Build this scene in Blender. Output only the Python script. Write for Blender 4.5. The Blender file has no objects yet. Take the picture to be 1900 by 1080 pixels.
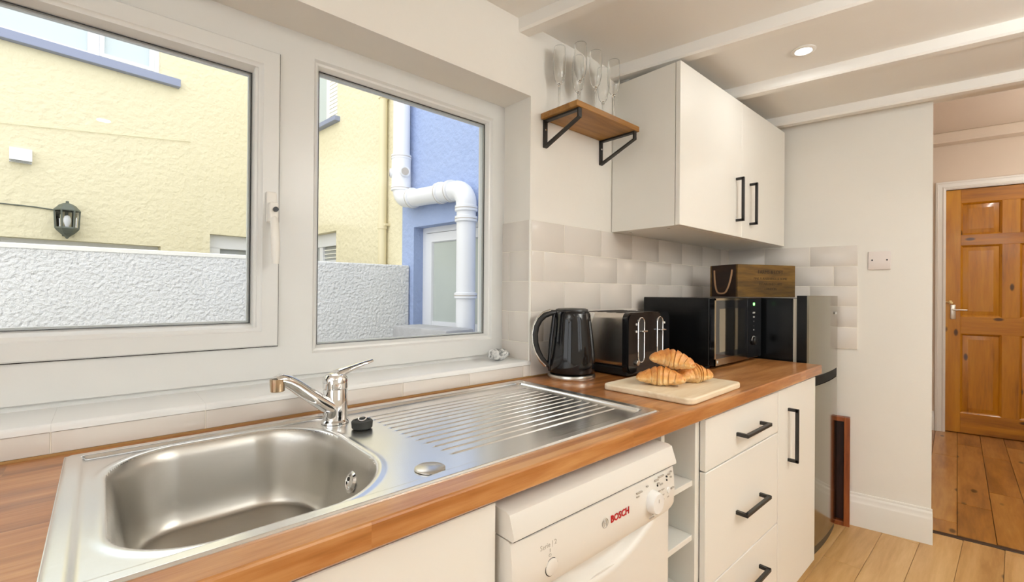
import bpy, bmesh, math, random
from math import sin, cos, pi, radians, sqrt, atan2, exp
from mathutils import Vector, Matrix

random.seed(7)
scene = bpy.context.scene
COL = scene.collection

# ------------------------------------------------------------------ camera
D_, H_, F_ = 1.1975, 1.2205, 845.82
cam_data = bpy.data.cameras.new('camera')
cam = bpy.data.objects.new('camera', cam_data)
COL.objects.link(cam)
cam_data.sensor_width = 36.0
cam_data.lens = F_ / 1900 * 36.0
cam_data.clip_start = 0.02
rt = Vector((0.74337935, -0.668824, 0.00784821))
up = Vector((-0.00781581, 0.00304688, 0.99996481))
fw = Vector((0.66882438, 0.74341453, 0.00296242))
cam.matrix_world = Matrix(((rt.x, up.x, -fw.x, 0), (rt.y, up.y, -fw.y, -D_),
                           (rt.z, up.z, -fw.z, H_), (0, 0, 0, 1)))
scene.camera = cam

# ------------------------------------------------------------------ world, exposure
SKY = 2.3
world = bpy.data.worlds.new('overcast_sky')
scene.world = world
world.use_nodes = True
wn = world.node_tree
wn.nodes['Background'].inputs[0].default_value = (0.97, 0.985, 1.0, 1)
wn.nodes['Background'].inputs[1].default_value = SKY
vs = scene.view_settings
vs.view_transform = 'Standard'
vs.look = 'None'
vs.exposure = 0.0
vs.gamma = 1.0
vs.use_curve_mapping = False
LAMP_W = 0.8
UP_W = 44.0
LAMP_C = (0.95, 0.985, 1.0)

# frames: A window wall and units, B partition, beams and hall, O neighbouring house
A, B, O = 0.0, radians(10.758), radians(6.1)


def rz(p, a):
    return Vector((p[0] * cos(a) - p[1] * sin(a), p[0] * sin(a) + p[1] * cos(a), p[2]))


# ------------------------------------------------------------------ mesh builder
class MB:
    def __init__(s):
        s.v, s.f = [], []

    def add(s, vs_, fs):
        n = len(s.v)
        s.v += [tuple(p) for p in vs_]
        s.f += [tuple(i + n for i in f) for f in fs]
        return s

    def box(s, x0, x1, y0, y1, z0, z1, bev=0.0, seg=1):
        x0, x1 = sorted((x0, x1)); y0, y1 = sorted((y0, y1)); z0, z1 = sorted((z0, z1))
        if bev <= 0:
            return s.add([(x0, y0, z0), (x1, y0, z0), (x1, y1, z0), (x0, y1, z0),
                          (x0, y0, z1), (x1, y0, z1), (x1, y1, z1), (x0, y1, z1)],
                         [(0, 3, 2, 1), (4, 5, 6, 7), (0, 1, 5, 4), (1, 2, 6, 5), (2, 3, 7, 6), (3, 0, 4, 7)])
        bm = bmesh.new()
        bmesh.ops.create_cube(bm, size=1)
        bmesh.ops.scale(bm, vec=(x1 - x0, y1 - y0, z1 - z0), verts=bm.verts)
        bmesh.ops.translate(bm, vec=((x0 + x1) / 2, (y0 + y1) / 2, (z0 + z1) / 2), verts=bm.verts)
        bmesh.ops.bevel(bm, geom=bm.edges[:], offset=bev, segments=seg, profile=0.5, affect='EDGES')
        bm.verts.index_update()
        s.add([v.co for v in bm.verts], [[v.index for v in f.verts] for f in bm.faces])
        bm.free()
        return s

    def prism(s, pts, axis, a0, a1):
        """pts: 2D polygon; axis 0/1/2 is the extrusion axis."""
        def P(p, a):
            return [(a, p[0], p[1]), (p[0], a, p[1]), (p[0], p[1], a)][axis]
        n = len(pts)
        vs_ = [P(p, a0) for p in pts] + [P(p, a1) for p in pts]
        fs = [tuple(range(n))[::-1], tuple(range(n, 2 * n))]
        fs += [(i, (i + 1) % n, n + (i + 1) % n, n + i) for i in range(n)]
        return s.add(vs_, fs)

    def rbox(s, x0, x1, y0, y1, z0, z1, r, axis, n=6):
        lo, hi = [(y0, z0), (x0, z0), (x0, y0)][axis], [(y1, z1), (x1, z1), (x1, y1)][axis]
        a = [(x0, x1), (y0, y1), (z0, z1)][axis]
        return s.prism(rrect(lo[0], hi[0], lo[1], hi[1], r, n), axis, a[0], a[1])

    def lathe(s, prof, c, n=48, axis=2, cap=True):
        """prof: list of (r, h) along axis from point c."""
        vs_, fs = [], []
        for r, h in prof:
            for i in range(n):
                t = 2 * pi * i / n
                q = (r * cos(t), r * sin(t), h)
                q = [(q[2], q[0], q[1]), (q[0], q[2], q[1]), q][axis]
                vs_.append((c[0] + q[0], c[1] + q[1], c[2] + q[2]))
        m = len(prof)
        for j in range(m - 1):
            for i in range(n):
                k = (i + 1) % n
                fs.append((j * n + i, j * n + k, (j + 1) * n + k, (j + 1) * n + i))
        if cap:
            fs.append(tuple(range(n))[::-1])
            fs.append(tuple(range((m - 1) * n, m * n)))
        return s.add(vs_, fs)

    def tube(s, pts, r, n=12, cap=True, closed=False, flat=1.0, upv=(0, 0, 1)):
        pts = [Vector(p) for p in pts]
        m = len(pts)
        rs = r if isinstance(r, (list, tuple)) else [r] * m
        vs_, fs = [], []
        prev = None
        for j, p in enumerate(pts):
            if closed:
                t = pts[(j + 1) % m] - pts[j - 1]
            else:
                t = pts[min(j + 1, m - 1)] - pts[max(j - 1, 0)]
            t.normalize()
            if prev is None:
                u = Vector(upv)
                if abs(u.dot(t)) > 0.95:
                    u = Vector((1, 0, 0))
                prev = (u - t * u.dot(t)).normalized()
            else:
                prev = (prev - t * prev.dot(t)).normalized()
            w = t.cross(prev)
            for i in range(n):
                a = 2 * pi * i / n
                vs_.append(p + (prev * cos(a) * flat + w * sin(a)) * rs[j])
        for j in range(m if closed else m - 1):
            jn = (j + 1) % m
            for i in range(n):
                k = (i + 1) % n
                fs.append((j * n + i, j * n + k, jn * n + k, jn * n + i))
        if cap and not closed:
            fs.append(tuple(range(n))[::-1])
            fs.append(tuple(range((m - 1) * n, m * n)))
        return s.add(vs_, fs)

    def ring(s, x0, x1, z0, z1, prof, axis=1):
        """mitred frame; prof: closed polygon of (inset, depth)."""
        vs_, fs = [], []
        for i, d in prof:
            for x, z in ((x0 + i, z0 + i), (x1 - i, z0 + i), (x1 - i, z1 - i), (x0 + i, z1 - i)):
                vs_.append((x, d, z) if axis == 1 else (d, x, z))
        m = len(prof)
        for j in range(m):
            k = (j + 1) % m
            for i in range(4):
                q = (i + 1) % 4
                fs.append((j * 4 + i, j * 4 + q, k * 4 + q, k * 4 + i))
        return s.add(vs_, fs)

    def grid_wall(s, a0, a1, z0, z1, b0, b1, holes, axis=1):
        """slab from b0 to b1 with rectangular holes (a0,a1,z0,z1)."""
        As = sorted({a0, a1} | {min(max(h[i], a0), a1) for h in holes for i in (0, 1)})
        Zs = sorted({z0, z1} | {min(max(h[i], z0), z1) for h in holes for i in (2, 3)})
        for i in range(len(As) - 1):
            j = 0
            while j < len(Zs) - 1:
                ca = (As[i] + As[i + 1]) / 2
                inh = lambda q: any(h[0] < ca < h[1] and h[2] < (Zs[q] + Zs[q + 1]) / 2 < h[3] for h in holes)
                if inh(j):
                    j += 1
                    continue
                k = j
                while k + 1 < len(Zs) - 1 and not inh(k + 1):
                    k += 1
                if axis == 1:
                    s.box(As[i], As[i + 1], b0, b1, Zs[j], Zs[k + 1])
                else:
                    s.box(b0, b1, As[i], As[i + 1], Zs[j], Zs[k + 1])
                j = k + 1
        return s


def rrect(x0, x1, y0, y1, r, n=6):
    pts = []
    for cx, cy, a in ((x1 - r, y0 + r, -pi / 2), (x1 - r, y1 - r, 0), (x0 + r, y1 - r, pi / 2), (x0 + r, y0 + r, pi)):
        for i in range(n + 1):
            t = a + pi / 2 * i / n
            pts.append((cx + r * cos(t), cy + r * sin(t)))
    return pts


LOC = {}


def mesh_of(name, mb, mat, off=(0, 0, 0), smooth=True, ang=35):
    me = bpy.data.meshes.new(name)
    me.from_pydata([(p[0] - off[0], p[1] - off[1], p[2] - off[2]) for p in mb.v], [], mb.f)
    bm = bmesh.new()
    bm.from_mesh(me)
    bmesh.ops.recalc_face_normals(bm, faces=bm.faces[:])
    bm.to_mesh(me)
    bm.free()
    for m in (mat if isinstance(mat, (list, tuple)) else [mat]):
        me.materials.append(m)
    if smooth:
        me.shade_smooth()
        me.set_sharp_from_angle(angle=radians(ang))
    return me


def obj(name, mb, mat, parent=None, loc=None, rot=0.0, smooth=True, ang=35, label=None):
    """one mesh object; vertices are given in the frame of the thing."""
    off = LOC[parent.name] if parent else (loc or (0, 0, 0))
    o = bpy.data.objects.new(name, mesh_of(name, mb, mat, off, smooth, ang))
    COL.objects.link(o)
    LOC[o.name] = off
    if parent:
        o.parent = parent
    else:
        o.location = rz(off, rot)
        o.rotation_euler = (0, 0, rot)
    if label:
        o['label'] = label
    return o


def tag(o, label, cat, group=None):
    o['label'] = label
    o['category'] = cat
    if group:
        o['group'] = group
    return o


def thing(name, label, cat, loc=(0, 0, 0), rot=0.0, group=None):
    o = bpy.data.objects.new(name, None)
    COL.objects.link(o)
    o.empty_display_size = 0.05
    o.location = rz(loc, rot)
    o.rotation_euler = (0, 0, rot)
    LOC[o.name] = loc
    return tag(o, label, cat, group)


def struct(name, mb, mat, rot=0.0, label=None, smooth=False):
    o = obj(name, mb, mat, None, (0, 0, 0), rot, smooth)
    o['kind'] = 'structure'
    if label:
        o['label'] = label
    return o


def piece(name, me, parent, loc, rotz=0.0, scale=None):
    o = bpy.data.objects.new(name, me)
    COL.objects.link(o)
    o.parent = parent
    o.location = loc
    o.rotation_euler = (0, 0, rotz)
    LOC[o.name] = loc
    return o


# ------------------------------------------------------------------ materials
def newmat(name):
    m = bpy.data.materials.new(name)
    m.use_nodes = True
    nt = m.node_tree
    return m, nt, nt.nodes['Principled BSDF']


def N(nt, t, **kw):
    n = nt.nodes.new(t)
    for k, v in kw.items():
        if k in n.inputs.keys() if hasattr(n.inputs, 'keys') else False:
            n.inputs[k].default_value = v
        else:
            setattr(n, k, v)
    return n


def srgb(r, g, b):
    f = lambda c: (c / 255 / 12.92) if c / 255 <= 0.04045 else ((c / 255 + 0.055) / 1.055) ** 2.4
    return (f(r), f(g), f(b), 1)


def paint(name, col, rough=0.5, bump=0.0, bscale=60, var=0.0, vscale=3, metal=0.0, spec=0.5, coat=0.0, detail=4):
    m, nt, b = newmat(name)
    b.inputs['Base Color'].default_value = col
    b.inputs['Roughness'].default_value = rough
    b.inputs['Metallic'].default_value = metal
    b.inputs['Specular IOR Level'].default_value = spec
    b.inputs['Coat Weight'].default_value = coat
    b.inputs['Coat Roughness'].default_value = 0.05
    tc = nt.nodes.new('ShaderNodeTexCoord')
    if var > 0:
        n = nt.nodes.new('ShaderNodeTexNoise')
        n.inputs['Scale'].default_value = vscale
        n.inputs['Detail'].default_value = 5
        nt.links.new(tc.outputs['Object'], n.inputs['Vector'])
        mr = nt.nodes.new('ShaderNodeMapRange')
        mr.inputs[1].default_value = 0.3
        mr.inputs[2].default_value = 0.7
        mr.inputs[3].default_value = 1 - var
        mr.inputs[4].default_value = 1 + var * 0.3
        nt.links.new(n.outputs['Fac'], mr.inputs[0])
        hs = nt.nodes.new('ShaderNodeHueSaturation')
        hs.inputs['Color'].default_value = col
        nt.links.new(mr.outputs[0], hs.inputs['Value'])
        nt.links.new(hs.outputs[0], b.inputs['Base Color'])
    if bump > 0:
        n = nt.nodes.new('ShaderNodeTexNoise')
        n.inputs['Scale'].default_value = bscale
        n.inputs['Detail'].default_value = detail
        nt.links.new(tc.outputs['Object'], n.inputs['Vector'])
        bp = nt.nodes.new('ShaderNodeBump')
        bp.inputs['Strength'].default_value = 1.0
        bp.inputs['Distance'].default_value = bump
        nt.links.new(n.outputs['Fac'], bp.inputs['Height'])
        nt.links.new(bp.outputs[0], b.inputs['Normal'])
    return m


def ramp(nt, stops):
    r = nt.nodes.new('ShaderNodeValToRGB')
    e = r.color_ramp.elements
    e[0].position, e[0].color = stops[0]
    e[1].position, e[1].color = stops[-1]
    for p, c in stops[1:-1]:
        q = e.new(p)
        q.color = c
    return r


def wood(name, dark, mid, light, grain=(1.2, 14, 14), rough=0.4, rand=0.25, knots=0.0, stave=None, coat=0.0, bump=0.0006, streak=9):
    """grain: scale of the noise along x,y,z (small = long fibres); rand: tone change from piece to piece."""
    m, nt, b = newmat(name)
    L = nt.links.new
    tc = nt.nodes.new('ShaderNodeTexCoord')
    oi = nt.nodes.new('ShaderNodeObjectInfo')
    mul = nt.nodes.new('ShaderNodeVectorMath'); mul.operation = 'SCALE'
    comb = nt.nodes.new('ShaderNodeCombineXYZ')
    L(oi.outputs['Random'], comb.inputs[0]); L(oi.outputs['Random'], comb.inputs[1]); L(oi.outputs['Random'], comb.inputs[2])
    L(comb.outputs[0], mul.inputs[0]); mul.inputs[3].default_value = 37.0
    add = nt.nodes.new('ShaderNodeVectorMath'); add.operation = 'ADD'
    L(tc.outputs['Object'], add.inputs[0]); L(mul.outputs[0], add.inputs[1])
    vec = add
    tone = None
    if stave:
        sx, sy = stave
        sep = nt.nodes.new('ShaderNodeSeparateXYZ')
        L(tc.outputs['Object'], sep.inputs[0])
        yz = nt.nodes.new('ShaderNodeMath'); yz.operation = 'ADD'
        L(sep.outputs[1], yz.inputs[0]); L(sep.outputs[2], yz.inputs[1])
        cb = nt.nodes.new('ShaderNodeCombineXYZ')
        L(sep.outputs[0], cb.inputs[0]); L(yz.outputs[0], cb.inputs[1])
        bt = nt.nodes.new('ShaderNodeTexBrick')
        bt.inputs['Color1'].default_value = (0, 0, 0, 1)
        bt.inputs['Color2'].default_value = (1, 1, 1, 1)
        bt.inputs['Mortar'].default_value = (0.0, 0.0, 0.0, 1)
        bt.inputs['Scale'].default_value = 1
        bt.inputs['Mortar Size'].default_value = 0.0
        bt.inputs['Brick Width'].default_value = sx
        bt.inputs['Row Height'].default_value = sy
        bt.offset = 0.37
        L(cb.outputs[0], bt.inputs['Vector'])
        tone = bt.outputs['Color']
        sc2 = nt.nodes.new('ShaderNodeVectorMath'); sc2.operation = 'SCALE'
        L(bt.outputs['Color'], sc2.inputs[0]); sc2.inputs[3].default_value = 11.0
        add2 = nt.nodes.new('ShaderNodeVectorMath'); add2.operation = 'ADD'
        L(add.outputs[0], add2.inputs[0]); L(sc2.outputs[0], add2.inputs[1])
        vec = add2
    mp = nt.nodes.new('ShaderNodeMapping')
    mp.inputs['Scale'].default_value = grain
    L(vec.outputs[0], mp.inputs[0])
    n1 = nt.nodes.new('ShaderNodeTexNoise')
    n1.inputs['Scale'].default_value = 1.6
    n1.inputs['Detail'].default_value = 6
    n1.inputs['Distortion'].default_value = 0.6
    L(mp.outputs[0], n1.inputs['Vector'])
    n2 = nt.nodes.new('ShaderNodeTexNoise')
    n2.inputs['Scale'].default_value = streak
    n2.inputs['Detail'].default_value = 4
    L(mp.outputs[0], n2.inputs['Vector'])
    mx = nt.nodes.new('ShaderNodeMath'); mx.operation = 'MULTIPLY_ADD'
    L(n2.outputs['Fac'], mx.inputs[0]); mx.inputs[1].default_value = 0.35
    L(n1.outputs['Fac'], mx.inputs[2])
    off = nt.nodes.new('ShaderNodeMath'); off.operation = 'MULTIPLY_ADD'
    if tone is not None:
        L(tone, off.inputs[0])
    else:
        L(oi.outputs['Random'], off.inputs[0])
    off.inputs[1].default_value = rand
    L(mx.outputs[0], off.inputs[2])
    sub = nt.nodes.new('ShaderNodeMath'); sub.operation = 'SUBTRACT'
    L(off.outputs[0], sub.inputs[0]); sub.inputs[1].default_value = 0.17 + rand / 2
    r = ramp(nt, [(0.25, dark), (0.5, mid), (0.78, light)])
    L(sub.outputs[0], r.inputs[0])
    colr = r.outputs[0]
    if knots > 0:
        mk = nt.nodes.new('ShaderNodeMapping')
        mk.inputs['Scale'].default_value = tuple(3.0 if g < 3 else 7.0 for g in grain)
        L(vec.outputs[0], mk.inputs[0])
        vo = nt.nodes.new('ShaderNodeTexVoronoi')
        vo.inputs['Scale'].default_value = 1.0
        L(mk.outputs[0], vo.inputs['Vector'])
        kr = ramp(nt, [(0.0, (1, 1, 1, 1)), (knots * 0.6, (0.9, 0.9, 0.9, 1)), (knots, (0, 0, 0, 1))])
        L(vo.outputs['Distance'], kr.inputs[0])
        mk2 = nt.nodes.new('ShaderNodeMix'); mk2.data_type = 'RGBA'
        L(kr.outputs[0], mk2.inputs[0])
        L(colr, mk2.inputs[6])
        mk2.inputs[7].default_value = tuple(c * 0.25 for c in dark[:3]) + (1,)
        colr = mk2.outputs[2]
    L(colr, b.inputs['Base Color'])
    b.inputs['Roughness'].default_value = rough
    b.inputs['Coat Weight'].default_value = coat
    b.inputs['Coat Roughness'].default_value = 0.15
    bp = nt.nodes.new('ShaderNodeBump')
    bp.inputs['Distance'].default_value = bump
    bp.inputs['Strength'].default_value = 0.6
    L(n2.outputs['Fac'], bp.inputs['Height'])
    L(bp.outputs[0], b.inputs['Normal'])
    return m


def metal(name, col, rough=0.2, brush=None, var=0.1, bump=0.0):
    m, nt, b = newmat(name)
    L = nt.links.new
    b.inputs['Base Color'].default_value = col
    b.inputs['Metallic'].default_value = 1.0
    b.inputs['Roughness'].default_value = rough
    if brush:
        tc = nt.nodes.new('ShaderNodeTexCoord')
        mp = nt.nodes.new('ShaderNodeMapping')
        mp.inputs['Scale'].default_value = brush
        L(tc.outputs['Object'], mp.inputs[0])
        n = nt.nodes.new('ShaderNodeTexNoise')
        n.inputs['Scale'].default_value = 1.0
        n.inputs['Detail'].default_value = 5
        L(mp.outputs[0], n.inputs['Vector'])
        mr = nt.nodes.new('ShaderNodeMapRange')
        mr.inputs[1].default_value = 0.3
        mr.inputs[2].default_value = 0.7
        mr.inputs[3].default_value = max(0.02, rough - var)
        mr.inputs[4].default_value = rough + var
        L(n.outputs['Fac'], mr.inputs[0])
        L(mr.outputs[0], b.inputs['Roughness'])
        if bump:
            bp = nt.nodes.new('ShaderNodeBump')
            bp.inputs['Distance'].default_value = bump
            L(n.outputs['Fac'], bp.inputs['Height'])
            L(bp.outputs[0], b.inputs['Normal'])
    return m


def pane_mat(name, tint=(1, 1, 1, 1), refl=1.0):
    m = bpy.data.materials.new(name)
    m.use_nodes = True
    nt = m.node_tree
    nt.nodes.clear()
    out = nt.nodes.new('ShaderNodeOutputMaterial')
    mix = nt.nodes.new('ShaderNodeMixShader')
    tr = nt.nodes.new('ShaderNodeBsdfTransparent')
    tr.inputs[0].default_value = tint
    gl = nt.nodes.new('ShaderNodeBsdfGlossy')
    gl.inputs['Roughness'].default_value = 0.0
    fr = nt.nodes.new('ShaderNodeFresnel')
    fr.inputs[0].default_value = 1.0 + 0.2 * refl
    nt.links.new(fr.outputs[0], mix.inputs[0])
    nt.links.new(tr.outputs[0], mix.inputs[1])
    nt.links.new(gl.outputs[0], mix.inputs[2])
    nt.links.new(mix.outputs[0], out.inputs[0])
    return m


def emit(name, col, s):
    m = bpy.data.materials.new(name)
    m.use_nodes = True
    b = m.node_tree.nodes['Principled BSDF']
    b.inputs['Base Color'].default_value = (0.9, 0.9, 0.9, 1)
    b.inputs['Emission Color'].default_value = col
    b.inputs['Emission Strength'].default_value = s
    return m


M = {}
M['wall'] = paint('wall_paint', srgb(239, 235, 227), 0.6, 0.0006, 35, 0.03, 2)
M['hall'] = paint('hall_paint', srgb(222, 205, 186), 0.6, 0.0006, 35, 0.03, 2)
M['ceil'] = paint('ceiling_paint', srgb(242, 239, 233), 0.7, 0.0005, 25, 0.03, 2)
M['gloss_white'] = paint('white_gloss_trim', srgb(240, 237, 230), 0.3)
M['upvc'] = paint('white_plastic_frame', srgb(226, 226, 223), 0.28)
M['gasket'] = paint('black_gasket', (0.01, 0.01, 0.011, 1), 0.5)
M['spacer'] = paint('spacer_bar', srgb(200, 205, 205), 0.3)
M['tile'] = paint('glazed_tile', srgb(224, 217, 209), 0.16, 0.0003, 14, 0.01, 6, detail=1)
M['sill_tile'] = paint('sill_tile', srgb(240, 240, 238), 0.18, 0.0002, 12, 0.03, 6, detail=1)
M['grout'] = paint('grout', srgb(242, 236, 224), 0.8)
M['silicone'] = paint('old_sealant', srgb(170, 130, 80), 0.4)
M['unit'] = paint('ivory_laminate', srgb(241, 238, 230), 0.45)
M['unit_in'] = paint('white_melamine', srgb(236, 234, 226), 0.4)
M['gap'] = paint('dark_joint', (0.03, 0.025, 0.02, 1), 0.8)
M['handle'] = paint('black_iron', (0.018, 0.016, 0.014, 1), 0.45)
M['worktop'] = wood('oiled_worktop', srgb(138, 82, 34), srgb(176, 112, 54), srgb(206, 150, 92), (1.5, 16, 16), 0.42, 0.22, stave=(0.62, 0.085), coat=0.6)
M['shelf'] = wood('oak_shelf', srgb(108, 72, 26), srgb(150, 102, 42), srgb(176, 128, 62), (1.6, 18, 18), 0.45, 0.1)
M['plank'] = wood('oak_plank', srgb(178, 132, 76), srgb(205, 160, 102), srgb(222, 182, 126), (1.0, 9, 9), 0.35, 0.25, knots=0.10)
M['oldplank'] = wood('varnished_plank', srgb(138, 88, 32), srgb(176, 120, 52), srgb(200, 148, 78), (1.0, 8, 8), 0.28, 0.3, knots=0.13, coat=0.3)
M['pine_v'] = wood('varnished_pine', srgb(150, 90, 2), srgb(188, 120, 6), srgb(206, 142, 24), (9, 9, 0.9), 0.35, 0.2, knots=0.115, coat=0.3)
M['pine_h'] = wood('varnished_pine_rail', srgb(148, 88, 2), srgb(184, 116, 6), srgb(202, 138, 22), (9, 0.9, 9), 0.35, 0.2, knots=0.115, coat=0.3)
M['crate'] = wood('aged_crate_wood', srgb(62, 42, 10), srgb(106, 76, 22), srgb(140, 104, 38), (2.0, 14, 12), 0.6, 0.1)
M['tray'] = wood('tray_wood', srgb(96, 42, 14), srgb(140, 70, 28), srgb(172, 96, 44), (12, 12, 1.5), 0.4, 0.1)
dk_tray = wood('tray_base_wood', srgb(40, 14, 8), srgb(62, 24, 12), srgb(86, 38, 18), (12, 12, 1.5), 0.5, 0.1)
M['board'] = wood('pale_board', srgb(222, 198, 160), srgb(238, 220, 190), srgb(246, 234, 210), (1.4, 10, 10), 0.45, 0.1)
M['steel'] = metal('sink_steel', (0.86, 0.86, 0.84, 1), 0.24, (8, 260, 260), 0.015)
M['steel_bowl'] = metal('shaded_satin_bowl', (0.56, 0.54, 0.50, 1), 0.34, (8, 200, 200), 0.05)  # base colour darkened for shade inside the bowl; satin finish is its own
M['chrome'] = metal('chrome', (0.82, 0.82, 0.82, 1), 0.06)
M['brushed'] = metal('brushed_steel', (0.64, 0.61, 0.56, 1), 0.26)
M['fridge'] = metal('fridge_steel', (0.25, 0.23, 0.18, 1), 0.13, (300, 4, 4), 0.04)
M['brass'] = metal('brass', (0.7, 0.52, 0.25, 1), 0.25)
M['black_gloss'] = paint('black_gloss', (0.008, 0.008, 0.009, 1), 0.07, spec=0.4, coat=0.15)
M['black'] = paint('black_plastic', (0.012, 0.012, 0.012, 1), 0.35)
M['black_side'] = paint('black_sheet', (0.006, 0.0065, 0.007, 1), 0.2, spec=0.35)
M['rubber'] = paint('black_rubber', (0.02, 0.022, 0.02, 1), 0.55)
M['white_app'] = paint('white_enamel', srgb(234, 229, 220), 0.3)
M['white_knob'] = paint('white_knob', srgb(240, 238, 234), 0.25)
M['print_grey'] = paint('grey_print', srgb(186, 178, 167), 0.5)
M['print_dark'] = paint('dark_print', (0.03, 0.03, 0.03, 1), 0.5)
M['print_red'] = paint('red_print', srgb(190, 20, 30), 0.5)
M['print_white'] = paint('white_print', srgb(225, 225, 220), 0.5)
M['crate_print'] = paint('crate_print', srgb(46, 30, 8), 0.7)
M['rope'] = paint('rope', srgb(190, 150, 112), 0.9, 0.001, 300)
M['pane'] = pane_mat('window_pane')
M['frost'] = paint('frosted_glass', srgb(186, 194, 188), 0.12, var=0.06, vscale=2)
M['yellow'] = paint('yellow_render', srgb(228, 220, 188), 0.9, 0.016, 18, 0.03, 1.2, detail=7)
M['blue'] = paint('blue_render', srgb(160, 178, 216), 0.9, 0.018, 18, 0.04, 1.5, detail=7)
M['blue_sill'] = paint('blue_paint', srgb(144, 152, 176), 0.6)
M['roughcast'] = paint('white_roughcast', srgb(234, 234, 231), 0.9, 0.026, 42, 0.06, 2, detail=5)
M['cap'] = paint('smooth_cap', srgb(238, 236, 226), 0.8, 0.004, 20)
M['pipe'] = paint('white_pipe', srgb(228, 230, 233), 0.35)
M['ypipe'] = paint('cream_pipe', srgb(228, 217, 180), 0.6)
M['lantern'] = paint('lantern_metal', srgb(92, 98, 88), 0.5)
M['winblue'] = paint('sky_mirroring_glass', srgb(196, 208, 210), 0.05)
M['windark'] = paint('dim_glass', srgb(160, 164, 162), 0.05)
M['slat'] = paint('blind_slat', srgb(244, 242, 232), 0.5)
M['slate'] = paint('grey_stone', srgb(172, 172, 172), 0.8, 0.01, 20, 0.15, 8)
M['ground'] = paint('concrete', srgb(170, 168, 162), 0.9, 0.003, 30, 0.1, 3)
M['socket'] = paint('white_socket', srgb(232, 222, 216), 0.3)
M['lens'] = emit('lamp_lens', (1, 0.95, 0.88, 1), 25)
M['green'] = emit('green_digits', (0.1, 1.0, 0.1, 1), 2.5)


def pebble_mat():
    m, nt, b = newmat('marbled_stone')
    tc = nt.nodes.new('ShaderNodeTexCoord')
    n = nt.nodes.new('ShaderNodeTexNoise')
    n.inputs['Scale'].default_value = 26
    n.inputs['Detail'].default_value = 3
    n.inputs['Distortion'].default_value = 2.5
    nt.links.new(tc.outputs['Object'], n.inputs['Vector'])
    r = ramp(nt, [(0.38, (0.16, 0.17, 0.17, 1)), (0.47, (0.5, 0.5, 0.49, 1)), (0.6, (0.72, 0.72, 0.7, 1))])
    nt.links.new(n.outputs['Fac'], r.inputs[0])
    nt.links.new(r.outputs[0], b.inputs['Base Color'])
    b.inputs['Roughness'].default_value = 0.5
    return m


def croissant_mat():
    m, nt, b = newmat('baked_crust')
    L = nt.links.new
    at = nt.nodes.new('ShaderNodeAttribute')
    at.attribute_name = 'bake'
    tc = nt.nodes.new('ShaderNodeTexCoord')
    n = nt.nodes.new('ShaderNodeTexNoise')
    n.inputs['Scale'].default_value = 55
    n.inputs['Detail'].default_value = 6
    L(tc.outputs['Object'], n.inputs['Vector'])
    mm = nt.nodes.new('ShaderNodeMath'); mm.operation = 'MULTIPLY_ADD'
    L(n.outputs['Fac'], mm.inputs[0]); mm.inputs[1].default_value = 0.7
    L(at.outputs['Fac'], mm.inputs[2])
    r = ramp(nt, [(0.3, srgb(244, 214, 160)), (0.6, srgb(232, 174, 100)), (0.95, srgb(200, 122, 50))])
    L(mm.outputs[0], r.inputs[0])
    L(r.outputs[0], b.inputs['Base Color'])
    b.inputs['Roughness'].default_value = 0.42
    b.inputs['Subsurface Weight'].default_value = 0.1
    b.inputs['Subsurface Radius'].default_value = (0.01, 0.005, 0.002)
    bp = nt.nodes.new('ShaderNodeBump')
    bp.inputs['Distance'].default_value = 0.002
    n3 = nt.nodes.new('ShaderNodeTexNoise')
    n3.inputs['Scale'].default_value = 130
    L(tc.outputs['Object'], n3.inputs['Vector'])
    L(n3.outputs['Fac'], bp.inputs['Height'])
    L(bp.outputs[0], b.inputs['Normal'])
    return m


def glass_mat():
    m, nt, b = newmat('clear_glass')
    b.inputs['Base Color'].default_value = (0.99, 0.99, 0.98, 1)
    b.inputs['Transmission Weight'].default_value = 1.0
    b.inputs['Roughness'].default_value = 0.0
    b.inputs['IOR'].default_value = 1.45
    return m


M['pebble'] = pebble_mat()
M['crust'] = croissant_mat()
M['glass'] = glass_mat()


def lettering(name, text, size, mat, parent, origin, right, upd, align='CENTER', depth=0.0003, bold=0.0):
    """flat raised text; origin in the frame of the thing, right/up unit directions."""
    cu = bpy.data.curves.new(name, 'FONT')
    cu.body = text
    cu.size = size
    cu.align_x = align
    cu.align_y = 'CENTER'
    cu.extrude = depth
    cu.offset = bold
    cu.resolution_u = 2
    tmp = bpy.data.objects.new(name + '_curve', cu)
    COL.objects.link(tmp)
    me = bpy.data.meshes.new_from_object(tmp)
    bpy.data.objects.remove(tmp)
    bpy.data.curves.remove(cu)
    r = Vector(right).normalized()
    u = Vector(upd).normalized()
    w = r.cross(u)
    off = Vector(LOC[parent.name])
    o3 = Vector(origin)
    for v in me.vertices:
        v.co = o3 + r * v.co.x + u * v.co.y + w * v.co.z - off
    me.materials.clear()
    me.materials.append(mat)
    o = bpy.data.objects.new(name, me)
    COL.objects.link(o)
    o.parent = parent
    LOC[o.name] = LOC[parent.name]
    return o


# =================================================================== ROOM SHELL
CEIL, BEAM = 2.2, 2.152
WX0, WX1, WZ0, WZ1 = -0.75, 1.163, 0.960, 1.940     # window opening
FY = 0.145                                           # face of the window frame

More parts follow.
